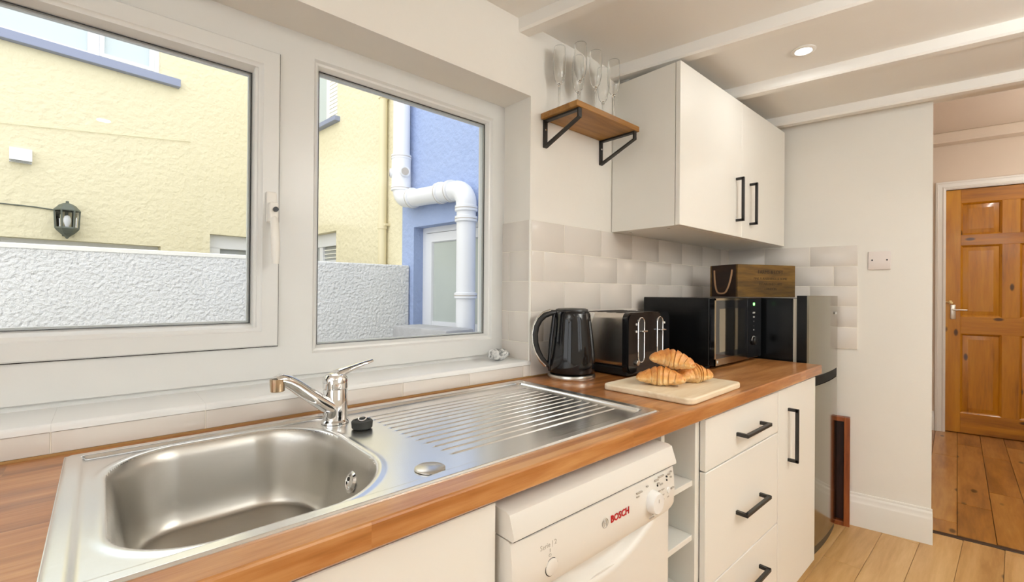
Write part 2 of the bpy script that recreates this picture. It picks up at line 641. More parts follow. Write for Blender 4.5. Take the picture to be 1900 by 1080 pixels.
wall_left = struct('wall_left', MB().grid_wall(-1.8, 3.4, -0.3, 2.75, 0.0, 0.30, [(WX0, WX1, WZ0, WZ1)]), M['wall'])
struct('wall_back', MB().grid_wall(-2.7, 0.30, -0.3, 2.75, -1.8, -1.7, [(-2.5, -0.12, 0.0, 2.12)], axis=0), M['wall'])
struct('wall_right', MB().grid_wall(-1.8, 3.6, -0.3, 2.75, -2.7, -2.6, [(0.5, 1.5, 1.05, 2.05)]), M['wall'])
struct('ceiling', MB().prism([(-1.8, -2.7), (3.48, -2.7), (2.915, 0.3), (-1.8, 0.3)], 2, CEIL, CEIL + 0.1), M['ceil'])
# partition and hall in frame B
PU = 2.819
wall_mid = struct('wall_middle', MB().box(PU, PU + 0.10, -1.465, -0.45, 0, 2.3), M['wall'], B)
struct('wall_middle_above', MB().box(PU, PU + 0.10, -3.3, -1.465, CEIL - 0.002, 2.75), M['wall'], B)
struct('wall_end', MB().grid_wall(-3.4, -0.8, -0.05, 2.75, 5.41, 5.52, [(-2.615, -1.795, -0.1, 2.172)], axis=0), M['hall'], B)
struct('wall_hall_left', MB().box(PU + 0.10, 5.41, -0.90, -0.80, -0.05, 2.75), M['hall'], B)
struct('wall_hall_right', MB().box(2.85, 5.41, -3.4, -3.3, -0.05, 2.75), M['hall'], B)
struct('ceiling', MB().box(PU + 0.1, 5.5, -3.4, -0.8, 2.66, 2.75), M['hall'], B)
struct('end_light_block', MB().box(5.60, 5.66, -3.4, -0.8, -0.3, 2.75), M['hall'], B)  # unseen slab added to block light leaking in under the hall door
# beams
for u in (0.553, 1.08, 1.603, 2.13, 2.665, 0.026, -0.50, -1.03):
    v1 = -0.2137 - (u - 1.08) * 0.19
    mb = MB().prism([(u, CEIL), (u, BEAM + 0.008), (u + 0.006, BEAM), (u + 0.05, BEAM), (u + 0.056, BEAM + 0.008), (u + 0.056, CEIL)], 1,
                    -2.75 - (u * 0.19), v1 + 0.01)
    struct('trim_1', mb, M['ceil'], B)
struct('trim_2', MB().box(5.275, 5.41, -3.3, -0.9, 2.57, 2.66, 0.006), M['hall'], B)

# ---- floors
floor = struct('floor', MB().prism([(-1.8, -2.7), (3.62, -2.7), (3.04, 0.2), (-1.8, 0.2)], 2, -0.3, -0.016), M['gap'])
PW = 0.142
plank_me = {}


def plank(ln, w, mat, th=0.016):
    k = (round(ln, 3), round(w, 3), mat)
    if k not in plank_me:
        plank_me[k] = mesh_of('plank', MB().box(0, ln, 0, w, -th, 0, 0.0012), M[mat])
    return plank_me[k]


def xB(u, y):
    return (u - y * sin(B)) / cos(B)


yy = -1.0155 - 12 * PW
r = 0
while yy < 0.0:
    x = -1.7 - (r * 0.47) % 1.2
    xe = xB(2.962, yy + PW / 2) + 0.01
    while x < xe - 0.02:
        x2 = min(x + 1.2, xe)
        xs = max(x, -1.7)
        if x2 - xs > 0.03 and yy > -2.6:
            piece('plank', plank(round(x2 - xs - 0.0012, 3), PW - 0.0012, 'plank'), floor, (xs, yy, 0))
        x += 1.2
    yy += PW
    r += 1
hall_floor = struct('floor', MB().box(2.95, 5.6, -3.4, -0.8, -0.3, -0.016), M['gap'], B)
tilt = radians(3.7) - B
HW = 0.141
off = -1.198
for k in range(-16, 8):
    w0 = off + k * HW
    # boards run at 3.7 degrees to the window wall; cut where they meet the threshold and the end wall
    cuts = [2.9, 3.35 + 0.9 * ((k * 0.618) % 1.0), 4.75 + 0.7 * ((k * 0.382) % 1.0), 6.2]
    for j in range(3):
        p = rz(rz((cuts[j], w0, 0), radians(3.7)), -B)
        e = rz(rz((cuts[j + 1], w0, 0), radians(3.7)), -B)
        ln2 = cuts[j + 1] - cuts[j] - 0.0025
        if p.y < -3.25 or p.y > -1.0:
            continue
        if p.x < 3.0:
            d = (3.0 - p.x) / cos(tilt)
            ln2 -= d
            p = p + (e - p).normalized() * d
        if e.x > 5.56:
            ln2 -= (e.x - 5.56) / cos(tilt)
        if ln2 > 0.03:
            piece('plank', plank(round(ln2, 3), HW - 0.0022, 'oldplank'), hall_floor, p, tilt)
struct('trim_3', MB().box(2.962, 2.996, -3.3, -1.465, -0.02, 0.004, 0.002), paint('dark_threshold', srgb(58, 36, 16), 0.5), B)

# ---- baseboards
SK = [(0, 0), (0.0, 0.172), (0.005, 0.172), (0.007, 0.166), (0.006, 0.160), (0.011, 0.154), (0.013, 0.148), (0.012, 0.137), (0.017, 0.127), (0.018, 0.122), (0.018, 0)]


def baseboard(name, plane, a0, a1, sgn, axis, rot):
    # profile offset from plane along sgn; runs along the other axis
    pts = [(plane + sgn * d, z) for d, z in SK]
    mb = MB()
    if axis == 0:     # plane is x = const, runs along y
        n = len(pts)
        mb.add([(p[0], a0, p[1]) for p in pts] + [(p[0], a1, p[1]) for p in pts],
               [tuple(range(n)), tuple(range(n, 2 * n))] + [(i, (i + 1) % n, n + (i + 1) % n, n + i) for i in range(n)])
    else:
        mb.prism(pts, 0, a0, a1)
    o = obj(name, mb, M['gloss_white'], None, (0, 0, 0), rot)
    o['kind'] = 'structure'
    return o


baseboard('baseboard_middle', PU, -1.465 - 0.004, -0.56, -1, 0, B)
baseboard('baseboard_right', -2.6, -1.7, 3.3, 1, 1, A)
baseboard('baseboard_end', 5.41, -1.725, -0.9, -1, 0, B)

# =================================================================== WINDOW
win = struct('window_1', MB().ring(WX0, 0.387, 0.985, WZ1, [(0, FY), (0.091, FY), (0.093, FY + 0.004), (0.093, FY + 0.06), (0, FY + 0.06)])
             .ring(0.387, WX1, 0.985, WZ1, [(0, FY), (0.058, FY), (0.064, FY + 0.008), (0.070, FY + 0.010), (0.078, FY + 0.024), (0.080, FY + 0.06), (0, FY + 0.06)])
             .box(WX0, WX1, FY + 0.008, FY + 0.06, 0.972, 0.986),
             M['upvc'], label='white plastic double window over the sink')
SX0, SX1, SZ0, SZ1 = WX0 + 0.036, 0.353, 1.072, 1.858
obj('sash_frame', MB().ring(SX0, SX1, SZ0, SZ1, [(0, FY + 0.04), (0, FY - 0.008), (0.003, FY - 0.011), (0.040, FY - 0.011), (0.044, FY - 0.006), (0.050, FY - 0.004), (0.060, FY + 0.016), (0.063, FY + 0.04)]), M['upvc'], win)
# sealing strips and spacer bars
obj('sash_gasket', MB().ring(SX0 - 0.0025, SX1 + 0.0025, SZ0 - 0.0025, SZ1 + 0.0025, [(0, FY - 0.002), (0.004, FY - 0.002), (0.004, FY + 0.01), (0, FY + 0.01)])
    .ring(SX0 + 0.062, SX1 - 0.062, SZ0 + 0.062, SZ1 - 0.062, [(0, FY + 0.017), (0.0012, FY + 0.017), (0.0012, FY + 0.02), (0, FY + 0.02)])
    .ring(0.387 + 0.079, WX1 - 0.079, 0.985 + 0.079, WZ1 - 0.079, [(0, FY + 0.025), (0.0012, FY + 0.025), (0.0012, FY + 0.028), (0, FY + 0.028)]), M['gasket'], win)
obj('spacer_bar', MB().ring(SX0 + 0.063, SX1 - 0.063, SZ0 + 0.063, SZ1 - 0.063, [(0, FY + 0.026), (0.005, FY + 0.026), (0.005, FY + 0.036), (0, FY + 0.036)])
    .ring(0.387 + 0.079, WX1 - 0.079, 0.985 + 0.079, WZ1 - 0.079, [(0, FY + 0.034), (0.005, FY + 0.034), (0.005, FY + 0.046), (0, FY + 0.046)]), M['spacer'], win)
obj('pane', MB().box(SX0 + 0.061, SX1 - 0.061, FY + 0.020, FY + 0.024, SZ0 + 0.061, SZ1 - 0.061), M['pane'], win, smooth=False)
obj('pane', MB().box(0.387 + 0.078, WX1 - 0.078, FY + 0.028, FY + 0.032, 0.985 + 0.078, WZ1 - 0.078), M['pane'], win, smooth=False)
hx, hy = 0.333, FY - 0.011
h = obj('handle', MB().box(hx - 0.013, hx + 0.013, hy - 0.010, hy, 1.400, 1.482, 0.004, 2)
        .box(hx - 0.011, hx + 0.011, hy - 0.034, hy - 0.006, 1.400, 1.452, 0.006, 2)
        .tube([(hx, hy - 0.024, 1.412), (hx, hy - 0.036, 1.395), (hx, hy - 0.042, 1.37), (hx, hy - 0.046, 1.34), (hx, hy - 0.047, 1.312), (hx, hy - 0.045, 1.290)],
              [0.010, 0.0105, 0.0105, 0.0105, 0.0105, 0.009], 12), M['gloss_white'], win, label='white lever handle')
obj('lock_barrel', MB().lathe([(0.0065, 0), (0.0065, 0.008)], (hx + 0.002, hy - 0.040, 1.432), 16, axis=1), M['black'], h)

# sill: white glazed tiles with a rounded front edge
sill = struct('trim_4', MB().box(WX0, WX1, -0.006, FY + 0.01, 0.9578, 0.9712), M['sill_tile'])
x = 0.171 - 4 * 0.2385
while x < WX1:
    x0, x1 = max(x, WX0), min(x + 0.2385, WX1)
    if x1 > x0 + 0.01:
        mb = MB().prism([(FY + 0.012, 0.9575), (FY + 0.012, 0.972), (-0.004, 0.972), (-0.0075, 0.9708), (-0.0098, 0.968), (-0.0105, 0.9645), (-0.0105, 0.9575)], 0, x0 + 0.0001, x1 - 0.0001)
        obj('sill_tile', mb, M['sill_tile'], sill)
    x += 0.2385

# ---- wall tiles
wall_left_grout = obj('grout', MB().box(WX1 - 0.006, 2.878, -0.0062, 0.001, 0.905, 1.4865).box(-1.7, WX1 + 0.001, -0.0055, 0.001, 0.905, 0.958)
                      .box(WX1 - 0.0062, WX1 + 0.001, -0.0062, FY, 0.972, 1.4865), M['grout'], wall_left, smooth=False)
tile_me = {}


def tile(parent, along, a0, a1, z0, z1, face, out):
    """tile on a plane: along 0 -> runs along x, sits at y=face; along 1 -> runs along y, sits at x=face."""
    g = 0.0011
    w, h_ = a1 - a0 - 2 * g, z1 - z0 - 2 * g
    if w < 0.004 or h_ < 0.004:
        return
    k = (along, round(w, 3), round(h_, 3), out)
    if k not in tile_me:
        t = 0.0075
        mb = MB()
        if along == 0:
            mb.box(-w / 2, w / 2, 0, out * t, -h_ / 2, h_ / 2, 0.0016, 2)
        else:
            mb.box(0, out * t, -w / 2, w / 2, -h_ / 2, h_ / 2, 0.0016, 2)
        tile_me[k] = mesh_of('tile', mb, M['tile'])
    c, zc = (a0 + a1) / 2, (z0 + z1) / 2
    piece('tile', tile_me[k], parent, (c, face, zc) if along == 0 else (face, c, zc))


ROWS = [(1.374, 1.487), (1.262, 1.374), (1.149, 1.262), (1.037, 1.149), (0.914, 1.037)]
TP = 0.2335
for i, (z0, z1) in enumerate(ROWS):
    s = 1.346 if i % 2 == 0 else 1.466
    x = s - 2 * TP
    while x < 2.88:
        x0, x1 = max(x, WX1 + 0.002), min(x + TP, 2.872)
        if x1 > x0:
            tile(wall_left, 0, x0, x1, z0, z1, 0.0, -1)
        x += TP
    # reveal
    zz0 = max(z0, 0.972)
    cut = 0.105 if i % 2 else None
    ys = [0.0, cut, FY] if cut else [0.0, FY]
    for a, b_ in zip(ys[:-1], ys[1:]):
        tile(wall_left, 1, a - (0.004 if a == 0 else 0), b_, zz0, z1, WX1, -1)
x = 0.171 - 8 * 0.239
while x < WX1:
    x0, x1 = max(x, -1.69), min(x + 0.239, WX1 + 0.002)
    if x1 > x0:
        tile(wall_left, 0, x0, x1, 0.9155, 0.9575, 0.0, -1)
    x += 0.239
obj('tile_edge_trim', MB().box(WX1 - 0.008, WX1 + 0.001, -0.009, -0.002, 0.972, 1.487, 0.002, 1), M['gloss_white'], wall_left)
obj('sealant', MB().box(-1.69, 2.87, -0.009, -0.006, 0.911, 0.9165), M['silicone'], wall_left, smooth=False)
# partition tiles
obj('grout', MB().box(PU - 0.0062, PU + 0.001, -1.172, -0.55, 0.931, 1.4865), M['grout'], wall_mid, smooth=False)
PR = [(1.376, 1.487), (1.268, 1.376), (1.159, 1.268), (1.047, 1.159), (0.932, 1.047)]
for i, (z0, z1) in enumerate(PR):
    s = -0.958 if i % 2 == 0 else -1.067
    y = s - 2 * 0.225
    while y < -0.53:
        y0, y1 = max(y, -1.172), min(y + 0.225, -0.535)
        if y1 > y0:
            tile(wall_mid, 1, y0, y1, z0, z1, PU, -1)
        y += 0.225

# =================================================================== HALL DOOR
DV0, DV1, DZ = -2.61, -1.80, 2.167
DU = 5.425
door = thing('door', 'varnished knotty pine six-panel door at the end of the hall', 'door', (DU, (DV0 + DV1) / 2, 0), B)
st, mu = 0.098, 0.106
pc = (DV0 + DV1) / 2
cols = [(DV0 + st, pc - mu / 2), (pc + mu / 2, DV1 - st)]
rows = [(0.18, 0.885), (1.035, 1.668), (1.762, 2.045)]
for a, b_ in ((DV0, DV0 + st), (DV1 - st, DV1)):
    obj('stile', MB().box(DU, DU + 0.04, a, b_, 0.006, DZ, 0.0015), M['pine_v'], door)
for z0, z1 in ((0.006, 0.18), (0.885, 1.035), (1.668, 1.762), (2.045, DZ)):
    obj('rail', MB().box(DU, DU + 0.04, DV0 + st, DV1 - st, z0, z1, 0.0015), M['pine_h'], door)
for z0, z1 in rows:
    obj('muntin', MB().box(DU, DU + 0.04, pc - mu / 2, pc + mu / 2, z0, z1, 0.0015), M['pine_v'], door)
    for a, b_ in cols:
        mb = MB().ring(a, b_, z0, z1, [(0, DU + 0.002), (0.006, DU + 0.006), (0.014, DU + 0.014), (0.016, DU + 0.02), (0, DU + 0.02)], axis=0)
        mb.box(DU + 0.018, DU + 0.028, a, b_, z0, z1)
        mb.ring(a + 0.016, b_ - 0.016, z0 + 0.016, z1 - 0.016, [(0.0, DU + 0.018), (0.034, DU + 0.008), (0.036, DU + 0.02), (0, DU + 0.02)], axis=0)
        mb.box(DU + 0.008, DU + 0.02, a + 0.05, b_ - 0.05, z0 + 0.05, z1 - 0.05)
        obj('panel', mb, M['pine_v'], door)
hd = obj('handle', MB().box(DU - 0.007, DU, -1.866, -1.832, 1.012, 1.140, 0.004, 2)
         .lathe([(0.010, -0.045), (0.010, 0)], (DU, -1.850, 1.095), 16, axis=0)
         .tube([(DU - 0.042, -1.846, 1.095), (DU - 0.045, -1.89, 1.096), (DU - 0.042, -1.935, 1.094)], [0.009, 0.008, 0.007], 12),
         metal('satin_nickel', (0.75, 0.7, 0.62, 1), 0.3), door, label='pale lever handle on a back plate')
obj('bolt', MB().tube([(DU - 0.012, -1.76, 1.165), (DU - 0.012, -1.845, 1.163)], 0.006, 10)
    .box(DU - 0.012, DU, -1.843, -1.822, 1.15, 1.178, 0.002).lathe([(0.009, 0), (0.009, 0.012)], (DU - 0.022, -1.838, 1.158), 12, axis=0), M['brass'], door, label='small brass sliding bolt')
AR = [(0, 5.41), (0, 5.39), (0.014, 5.385), (0.02, 5.39), (0.045, 5.392), (0.052, 5.386), (0.066, 5.392), (0.070, 5.41)]
mb = MB()
pts = AR
# mitred architrave round the opening: left leg, head, right leg
for seg in ('l', 'h', 'r'):
    vs_, n = [], len(pts)
    for i, d in pts:
        e = 0.07 - i
        if seg == 'l':
            vs_ += [(d, DV1 + 0.002 + e, 0.0), (d, DV1 + 0.002 + e, DZ + 0.006 + e)]
        elif seg == 'r':
            vs_ += [(d, DV0 - 0.002 - e, 0.0), (d, DV0 - 0.002 - e, DZ + 0.006 + e)]
        else:
            vs_ += [(d, DV0 - 0.002 - e, DZ + 0.006 + e), (d, DV1 + 0.002 + e, DZ + 0.006 + e)]
    fs = [(2 * i, 2 * i + 1, 2 * ((i + 1) % n) + 1, 2 * ((i + 1) % n)) for i in range(n)]
    mb.add(vs_, fs)
mb.box(5.40, 5.42, DV1 + 0.002, DV1 + 0.012, 0, DZ + 0.01).box(5.40, 5.42, DV0 - 0.012, DV0 - 0.002, 0, DZ + 0.01).box(5.40, 5.42, DV0 - 0.01, DV1 + 0.01, DZ + 0.004, DZ + 0.012)
ar = obj('trim_5', mb, M['gloss_white'], None, (0, 0, 0), B)
ar['kind'] = 'structure'

# unseen glazed door added behind the camera to let daylight in
d1 = struct('added_door', MB().box(-1.79, -1.71, -1.36, -1.26, 0.05, 2.08).ring(-2.5, -0.12, 0.0, 2.12, [(0, -1.79), (0, -1.71), (0.09, -1.71), (0.1, -1.72), (0.1, -1.79)], axis=0), M['upvc'])
obj('pane', MB().box(-1.755, -1.751, -2.405, -0.215, 0.095, 2.025), M['pane'], d1, smooth=False)

w2 = struct('added_window', MB().ring(0.5, 1.5, 1.05, 2.05, [(0, -2.69), (0, -2.61), (0.06, -2.61), (0.07, -2.62), (0.07, -2.69)]).box(0.96, 1.04, -2.69, -2.61, 1.07, 2.03), M['upvc'])  # unseen window added in the opposite wall as daylight fill
obj('pane', MB().box(0.56, 1.44, -2.655, -2.651, 1.11, 1.99), M['pane'], w2, smooth=False)

# =================================================================== BASE UNITS
FRONT = -0.600
bar_me = {}


def bar_handle(parent, c, ln, vertical, y0, name='handle'):
    """square iron bar with two posts; c = centre on the front plane y0."""
    t, d = 0.011, 0.036
    mb = MB()
    for s in (-1, 1):
        e = s * (ln / 2 - t / 2)
        if vertical:
            mb.box(c[0] - t / 2, c[0] + t / 2, y0 - d, y0, c[1] + e - t / 2, c[1] + e + t / 2)
        else:
            mb.box(c[0] + e - t / 2, c[0] + e + t / 2, y0 - d, y0, c[1] - t / 2, c[1] + t / 2)
    if vertical:
        mb.box(c[0] - t / 2, c[0] + t / 2, y0 - d - 0.001, y0 - d + t, c[1] - ln / 2, c[1] + ln / 2, 0.0015)
    else:
        mb.box(c[0] - ln / 2, c[0] + ln / 2, y0 - d - 0.001, y0 - d + t, c[1] - t / 2, c[1] + t / 2, 0.0015)
    return obj(name, mb, M['handle'], parent)


def carcass(x0, x1, z0=0.1, z1=0.868, top=False):
    t = 0.018
    mb = MB().box(x0, x0 + t, -0.58, -0.03, z0, z1).box(x1 - t, x1, -0.58, -0.03, z0, z1)
    mb.box(x0, x1, -0.58, -0.03, z0, z0 + t).box(x0, x1, -0.04, -0.03, z0, z1)
    mb.box(x0, x1, -0.56, -0.545, 0.0, z0)
    return mb


# sink unit (left of dishwasher)
su = thing('base_cabinet', 'ivory base cabinet with plain door under the sink', 'cabinet', (0.2, -0.3, 0))
obj('body', carcass(-0.10, 0.506), M['unit_in'], su, smooth=False)
obj('door', MB().box(-0.097, 0.5045, FRONT, FRONT + 0.018, 0.055, 0.860, 0.0015), M['unit'], su)

# open shelf unit
sh = thing('shelf_unit', 'narrow open white shelf unit between dishwasher and drawers', 'shelf unit', (1.17, -0.3, 0))
obj('body', MB().box(1.070, 1.086, -0.585, -0.03, 0.055, 0.868).box(1.254, 1.270, -0.585, -0.03, 0.055, 0.868)
    .box(1.070, 1.270, -0.04, -0.03, 0.055, 0.868).box(1.086, 1.254, -0.585, -0.03, 0.055, 0.073).box(1.075, 1.265, -0.56, -0.545, 0, 0.055), M['unit_in'], sh, smooth=False)
for z in (0.690, 0.535, 0.380, 0.225):
    obj('shelf', MB().box(1.086, 1.254, -0.578, -0.04, z - 0.016, z, 0.001), M['unit_in'], sh)

# drawer unit
du = thing('drawer_unit', 'ivory three-drawer base unit with black bar handles', 'drawer unit', (1.57, -0.3, 0))
obj('body', carcass(1.272, 1.874, 0.05), M['unit_in'], du, smooth=False)
for z0, z1, hz in ((0.7095, 0.860, 0.776), (0.373, 0.7055, 0.528), (0.055, 0.369, 0.28)):
    dr = obj('drawer', MB().box(1.2885, 1.872, FRONT, FRONT + 0.018, z0, z1, 0.0015).box(1.30, 1.86, -0.58, -0.1, z0 + 0.02, z1 - 0.03), M['unit'], du)
    bar_handle(dr, (1.602, hz), 0.206, False, FRONT)

# tall narrow door unit
tu = thing('base_cabinet', 'ivory base cabinet at the worktop end, vertical black bar handle', 'cabinet', (2.1, -0.3, 0))
obj('body', carcass(1.876, 2.338, 0.05), M['unit_in'], tu, smooth=False)
dr = obj('door', MB().box(1.8785, 2.338, FRONT, FRONT + 0.018, 0.055, 0.860, 0.0015), M['unit'], tu)
bar_handle(dr, (1.987, 0.677), 0.206, True, FRONT)

# ---- worktop with the sink cut-out
HX0, HX1, HY0, HY1 = -0.03, 1.065, -0.552, -0.052
WT0, WT1 = -0.75, 2.356
fr = -0.62
mb = MB()
prof = [(fr + 0.004, 0.872), (fr, 0.876), (fr, 0.908), (fr + 0.0012, 0.9108), (fr + 0.004, 0.912), (HY0, 0.912), (HY0, 0.872)]
mb.prism(prof, 0, WT0, WT1 - 0.002)
mb.box(WT0, WT1 - 0.002, HY1, -0.010, 0.872, 0.912)
mb.box(WT0, HX0, HY0, HY1, 0.872, 0.912)
mb.box(HX1, WT1 - 0.002, HY0, HY1, 0.872, 0.912)
mb.prism([(fr + 0.004, 0.874), (fr + 0.002, 0.876), (fr + 0.002, 0.908), (fr + 0.004, 0.910), (-0.010, 0.910), (-0.010, 0.874)], 0, WT1 - 0.002, WT1)
tag(obj('worktop', mb, M['worktop'], None, (0.5, -0.3, 0.872), smooth=False), 'long oiled wooden worktop running under the window', 'worktop')

# =================================================================== SINK
SX0_, SX1_, SY0_, SY1_ = -0.048, 1.086, -0.570, -0.036
BX0, BX1, BY0, BY1 = 0.006, 0.378, -0.532, -0.078


def sdf_rr(x, y, x0, x1, y0, y1, r):
    qx = abs(x - (x0 + x1) / 2) - (x1 - x0) / 2 + r
    qy = abs(y - (y0 + y1) / 2) - (y1 - y0) / 2 + r
    return sqrt(max(qx, 0) ** 2 + max(qy, 0) ** 2) + min(max(qx, qy), 0) - r


def sst(a, b, x):
    t = min(max((x - a) / (b - a), 0), 1)
    return t * t * (3 - 2 * t)


GR = [-0.128 - 0.0285 * i for i in range(13)]


def sink_z(x, y):
    z = 0.9165
    do = sdf_rr(x, y, SX0_, SX1_, SY0_, SY1_, 0.012)
    # outer rim: rounded lip, then a step down to the inner field
    z -= 0.0035 * sst(-0.004, 0.0, do)
    z -= 0.0065 * sst(-0.020, -0.030, do) * (1 - sst(0.36, 0.44, x)) * sst(-0.556, -0.540, y)
    if x >= 0.36:
        w = sst(0.36, 0.44, x)
        dd = sdf_rr(x, y, 0.28, 1.056, -0.545, -0.062, 0.02)
        z -= 0.007 * w * sst(0.0, -0.010, dd)
        if 0.47 < x < 1.04:
            for g in GR:
                if abs(y - g) < 0.009:
                    s0 = 0.487 + 0.012 * sst(-0.3, -0.5, y)
                    e = sst(s0, s0 + 0.014, x) * sst(1.038, 1.020, x)
                    z -= 0.0030 * e * (1 - sst(0.0008, 0.0042, abs(y - g)))
    rr_ = 0.115 + 0.045 * sst(0.15, 0.38, x)
    db = sdf_rr(x, y, BX0, BX1, BY0, BY1, rr_)
    z += 0.0018 * exp(-((db - 0.008) / 0.006) ** 2)
    if db < 0.002:
        k = min(1.0, (0.002 - db) / 0.046)
        if k < 0.25:
            f_ = 0.12 * (k / 0.25) ** 1.6
        elif k < 0.6:
            f_ = 0.12 + 0.66 * (k - 0.25) / 0.35
        else:
            q_ = (k - 0.6) / 0.4
            f_ = 0.78 + 0.22 * (1 - (1 - q_) ** 2.4)
        z -= 0.150 * f_
        z -= 0.010 * sst(0.046, 0.13, -db)
    return z


def lin(a, b, n):
    return [a + (b - a) * i / n for i in range(n + 1)]


xs = lin(SX0_, -0.012, 10)[:-1] + lin(-0.012, 0.40, 150)[:-1] + lin(0.40, 1.03, 110)[:-1] + lin(1.03, SX1_, 16)
ys = lin(SY0_, SY1_, 420)
nx, ny = len(xs), len(ys)
vs_ = [(x, y, sink_z(x, y)) for x in xs for y in ys]
# skirt down to the worktop
fs = [(i * ny + j, (i + 1) * ny + j, (i + 1) * ny + j + 1, i * ny + j + 1) for i in range(nx - 1) for j in range(ny - 1)]
sink = thing('sink', 'stainless steel single-bowl sink with ribbed drainer set into the worktop', 'sink', (0.2, -0.3, 0.912))
mb = MB().add(vs_, fs)
e0, e1, e2, e3 = SX0_ - 0.0005, SX1_ + 0.0005, SY0_ - 0.0005, SY1_ + 0.0005
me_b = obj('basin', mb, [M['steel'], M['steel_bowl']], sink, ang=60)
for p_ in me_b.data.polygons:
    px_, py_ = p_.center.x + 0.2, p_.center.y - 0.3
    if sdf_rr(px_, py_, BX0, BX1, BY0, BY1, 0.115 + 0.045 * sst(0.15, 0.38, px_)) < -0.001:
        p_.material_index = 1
obj('rim', MB().box(e0, e1, e2, SY0_ + 0.001, 0.9118, 0.9135).box(e0, e1, SY1_ - 0.001, e3, 0.9118, 0.9135)
    .box(e0, SX0_ + 0.001, e2, e3, 0.9118, 0.9135).box(SX1_ - 0.001, e1, e2, e3, 0.9118, 0.9135), M['steel'], sink, smooth=False)
obj('overflow', MB().lathe([(0.021, 0.0), (0.021, 0.002), (0.015, 0.005), (0.013, 0.0045), (0.012, 0.002)], (0, 0, 0), 32), M['chrome'], sink)
ov = bpy.data.objects['overflow']
ov.location = Vector((0.362, -0.335, 0.852)) - Vector(LOC['sink'])
for v in ov.data.vertices:
    v.co = v.co + Vector(LOC['sink'])
ov.rotation_euler = (0, radians(-72), 0)
obj('overflow_hole', MB().lathe([(0.004, 0), (0.004, 0.0015)], (0, 0, 0), 16), M['black'], sink)
oh = bpy.data.objects['overflow_hole']
for v in oh.data.vertices:
    v.co = v.co + Vector(LOC['sink'])
oh.location = Vector((0.357, -0.335, 0.858)) - Vector(LOC['sink'])
oh.rotation_euler = (0, radians(-72), 0)
obj('drain', MB().lathe([(0.040, 0.0), (0.040, 0.002), (0.030, 0.003), (0.026, 0.0), (0.0, -0.002)], (0.19, -0.30, 0.7595), 32, cap=False), M['chrome'], sink)
obj('tap_hole_cover', MB().lathe([(0.0, 0), (0.027, 0), (0.027, 0.0015), (0.024, 0.0032), (0.0, 0.0040)], (0.430, -0.508, 0.9105), 40, cap=False), M['brushed'], sink)

# plug
pl = thing('sink_plug', 'black rubber sink plug resting beside the tap', 'plug', (0.440, -0.205, 0.9105))
obj('stopper', MB().lathe([(0.019, 0), (0.0225, 0.003), (0.0235, 0.016), (0.0215, 0.0185), (0.017, 0.0185), (0.016, 0.0165), (0.0, 0.0165)], (0.440, -0.205, 0.9105), 36, cap=False), M['rubber'], pl)
obj('pull_ring', MB().tube([(0.440 + 0.009 * cos(a), -0.205 + 0.003 * sin(a) * 0.3, 0.9275 + 0.0045 + 0.0045 * sin(a)) for a in [i * 2 * pi / 16 for i in range(16)]], 0.0017, 8, closed=True), M['chrome'], pl)

# tap
TX, TY, TZ = 0.413, -0.116, 0.9105
tap = thing('mixer_tap', 'chrome single-lever mixer tap on the back of the sink', 'tap', (TX, TY, TZ))
obj('body', MB().lathe([(0.031, 0), (0.031, 0.004), (0.027, 0.008), (0.0275, 0.014), (0.0275, 0.076), (0.0265, 0.078), (0.0265, 0.080), (0.0285, 0.082), (0.0285, 0.094)], (TX, TY, TZ), 48), M['chrome'], tap)
sd = Vector((-0.93, -0.37, 0)).normalized()
sp = []
for t, hz in ((0.0, 0.030), (0.03, 0.048), (0.06, 0.069), (0.09, 0.091), (0.112, 0.108), (0.130, 0.119), (0.146, 0.1245), (0.158, 0.124)):
    sp.append(Vector((TX, TY, TZ)) + sd * t + Vector((0, 0, hz)))
tip = sp[-1]
obj('spout', MB().tube(sp, [0.022, 0.0205, 0.0195, 0.0185, 0.0175, 0.0165, 0.0155, 0.011], 20, flat=0.8), M['chrome'], tap)
obj('aerator', MB().lathe([(0.0125, -0.026), (0.0135, -0.025), (0.0145, -0.010), (0.0145, 0.0)], tuple(tip - sd * 0.006 + Vector((0, 0, 0.003))), 24), metal('worn_chrome', (0.55, 0.42, 0.28, 1), 0.2), tap)
ld = Vector((0.88, 0.30, 0)).normalized()
lp = [Vector((TX, TY, TZ)) + ld * t + Vector((0, 0, hz)) for t, hz in ((-0.018, 0.098), (0.0, 0.110), (0.022, 0.117), (0.05, 0.122), (0.08, 0.127), (0.112, 0.131))]
obj('lever', MB().tube(lp, [0.015, 0.020, 0.017, 0.0125, 0.0105, 0.008], 16, flat=0.55)
    .lathe([(0.0285, 0.094), (0.0280, 0.104), (0.022, 0.113), (0.010, 0.117)], (TX, TY, TZ), 40), M['chrome'], tap)
obj('temperature_mark', MB().lathe([(0.006, 0), (0.006, 0.0012)], tuple(Vector((TX, TY, TZ + 0.098)) + Vector((0.5, -0.86, 0)) * 0.0255), 12, axis=1), M['print_red'], tap)

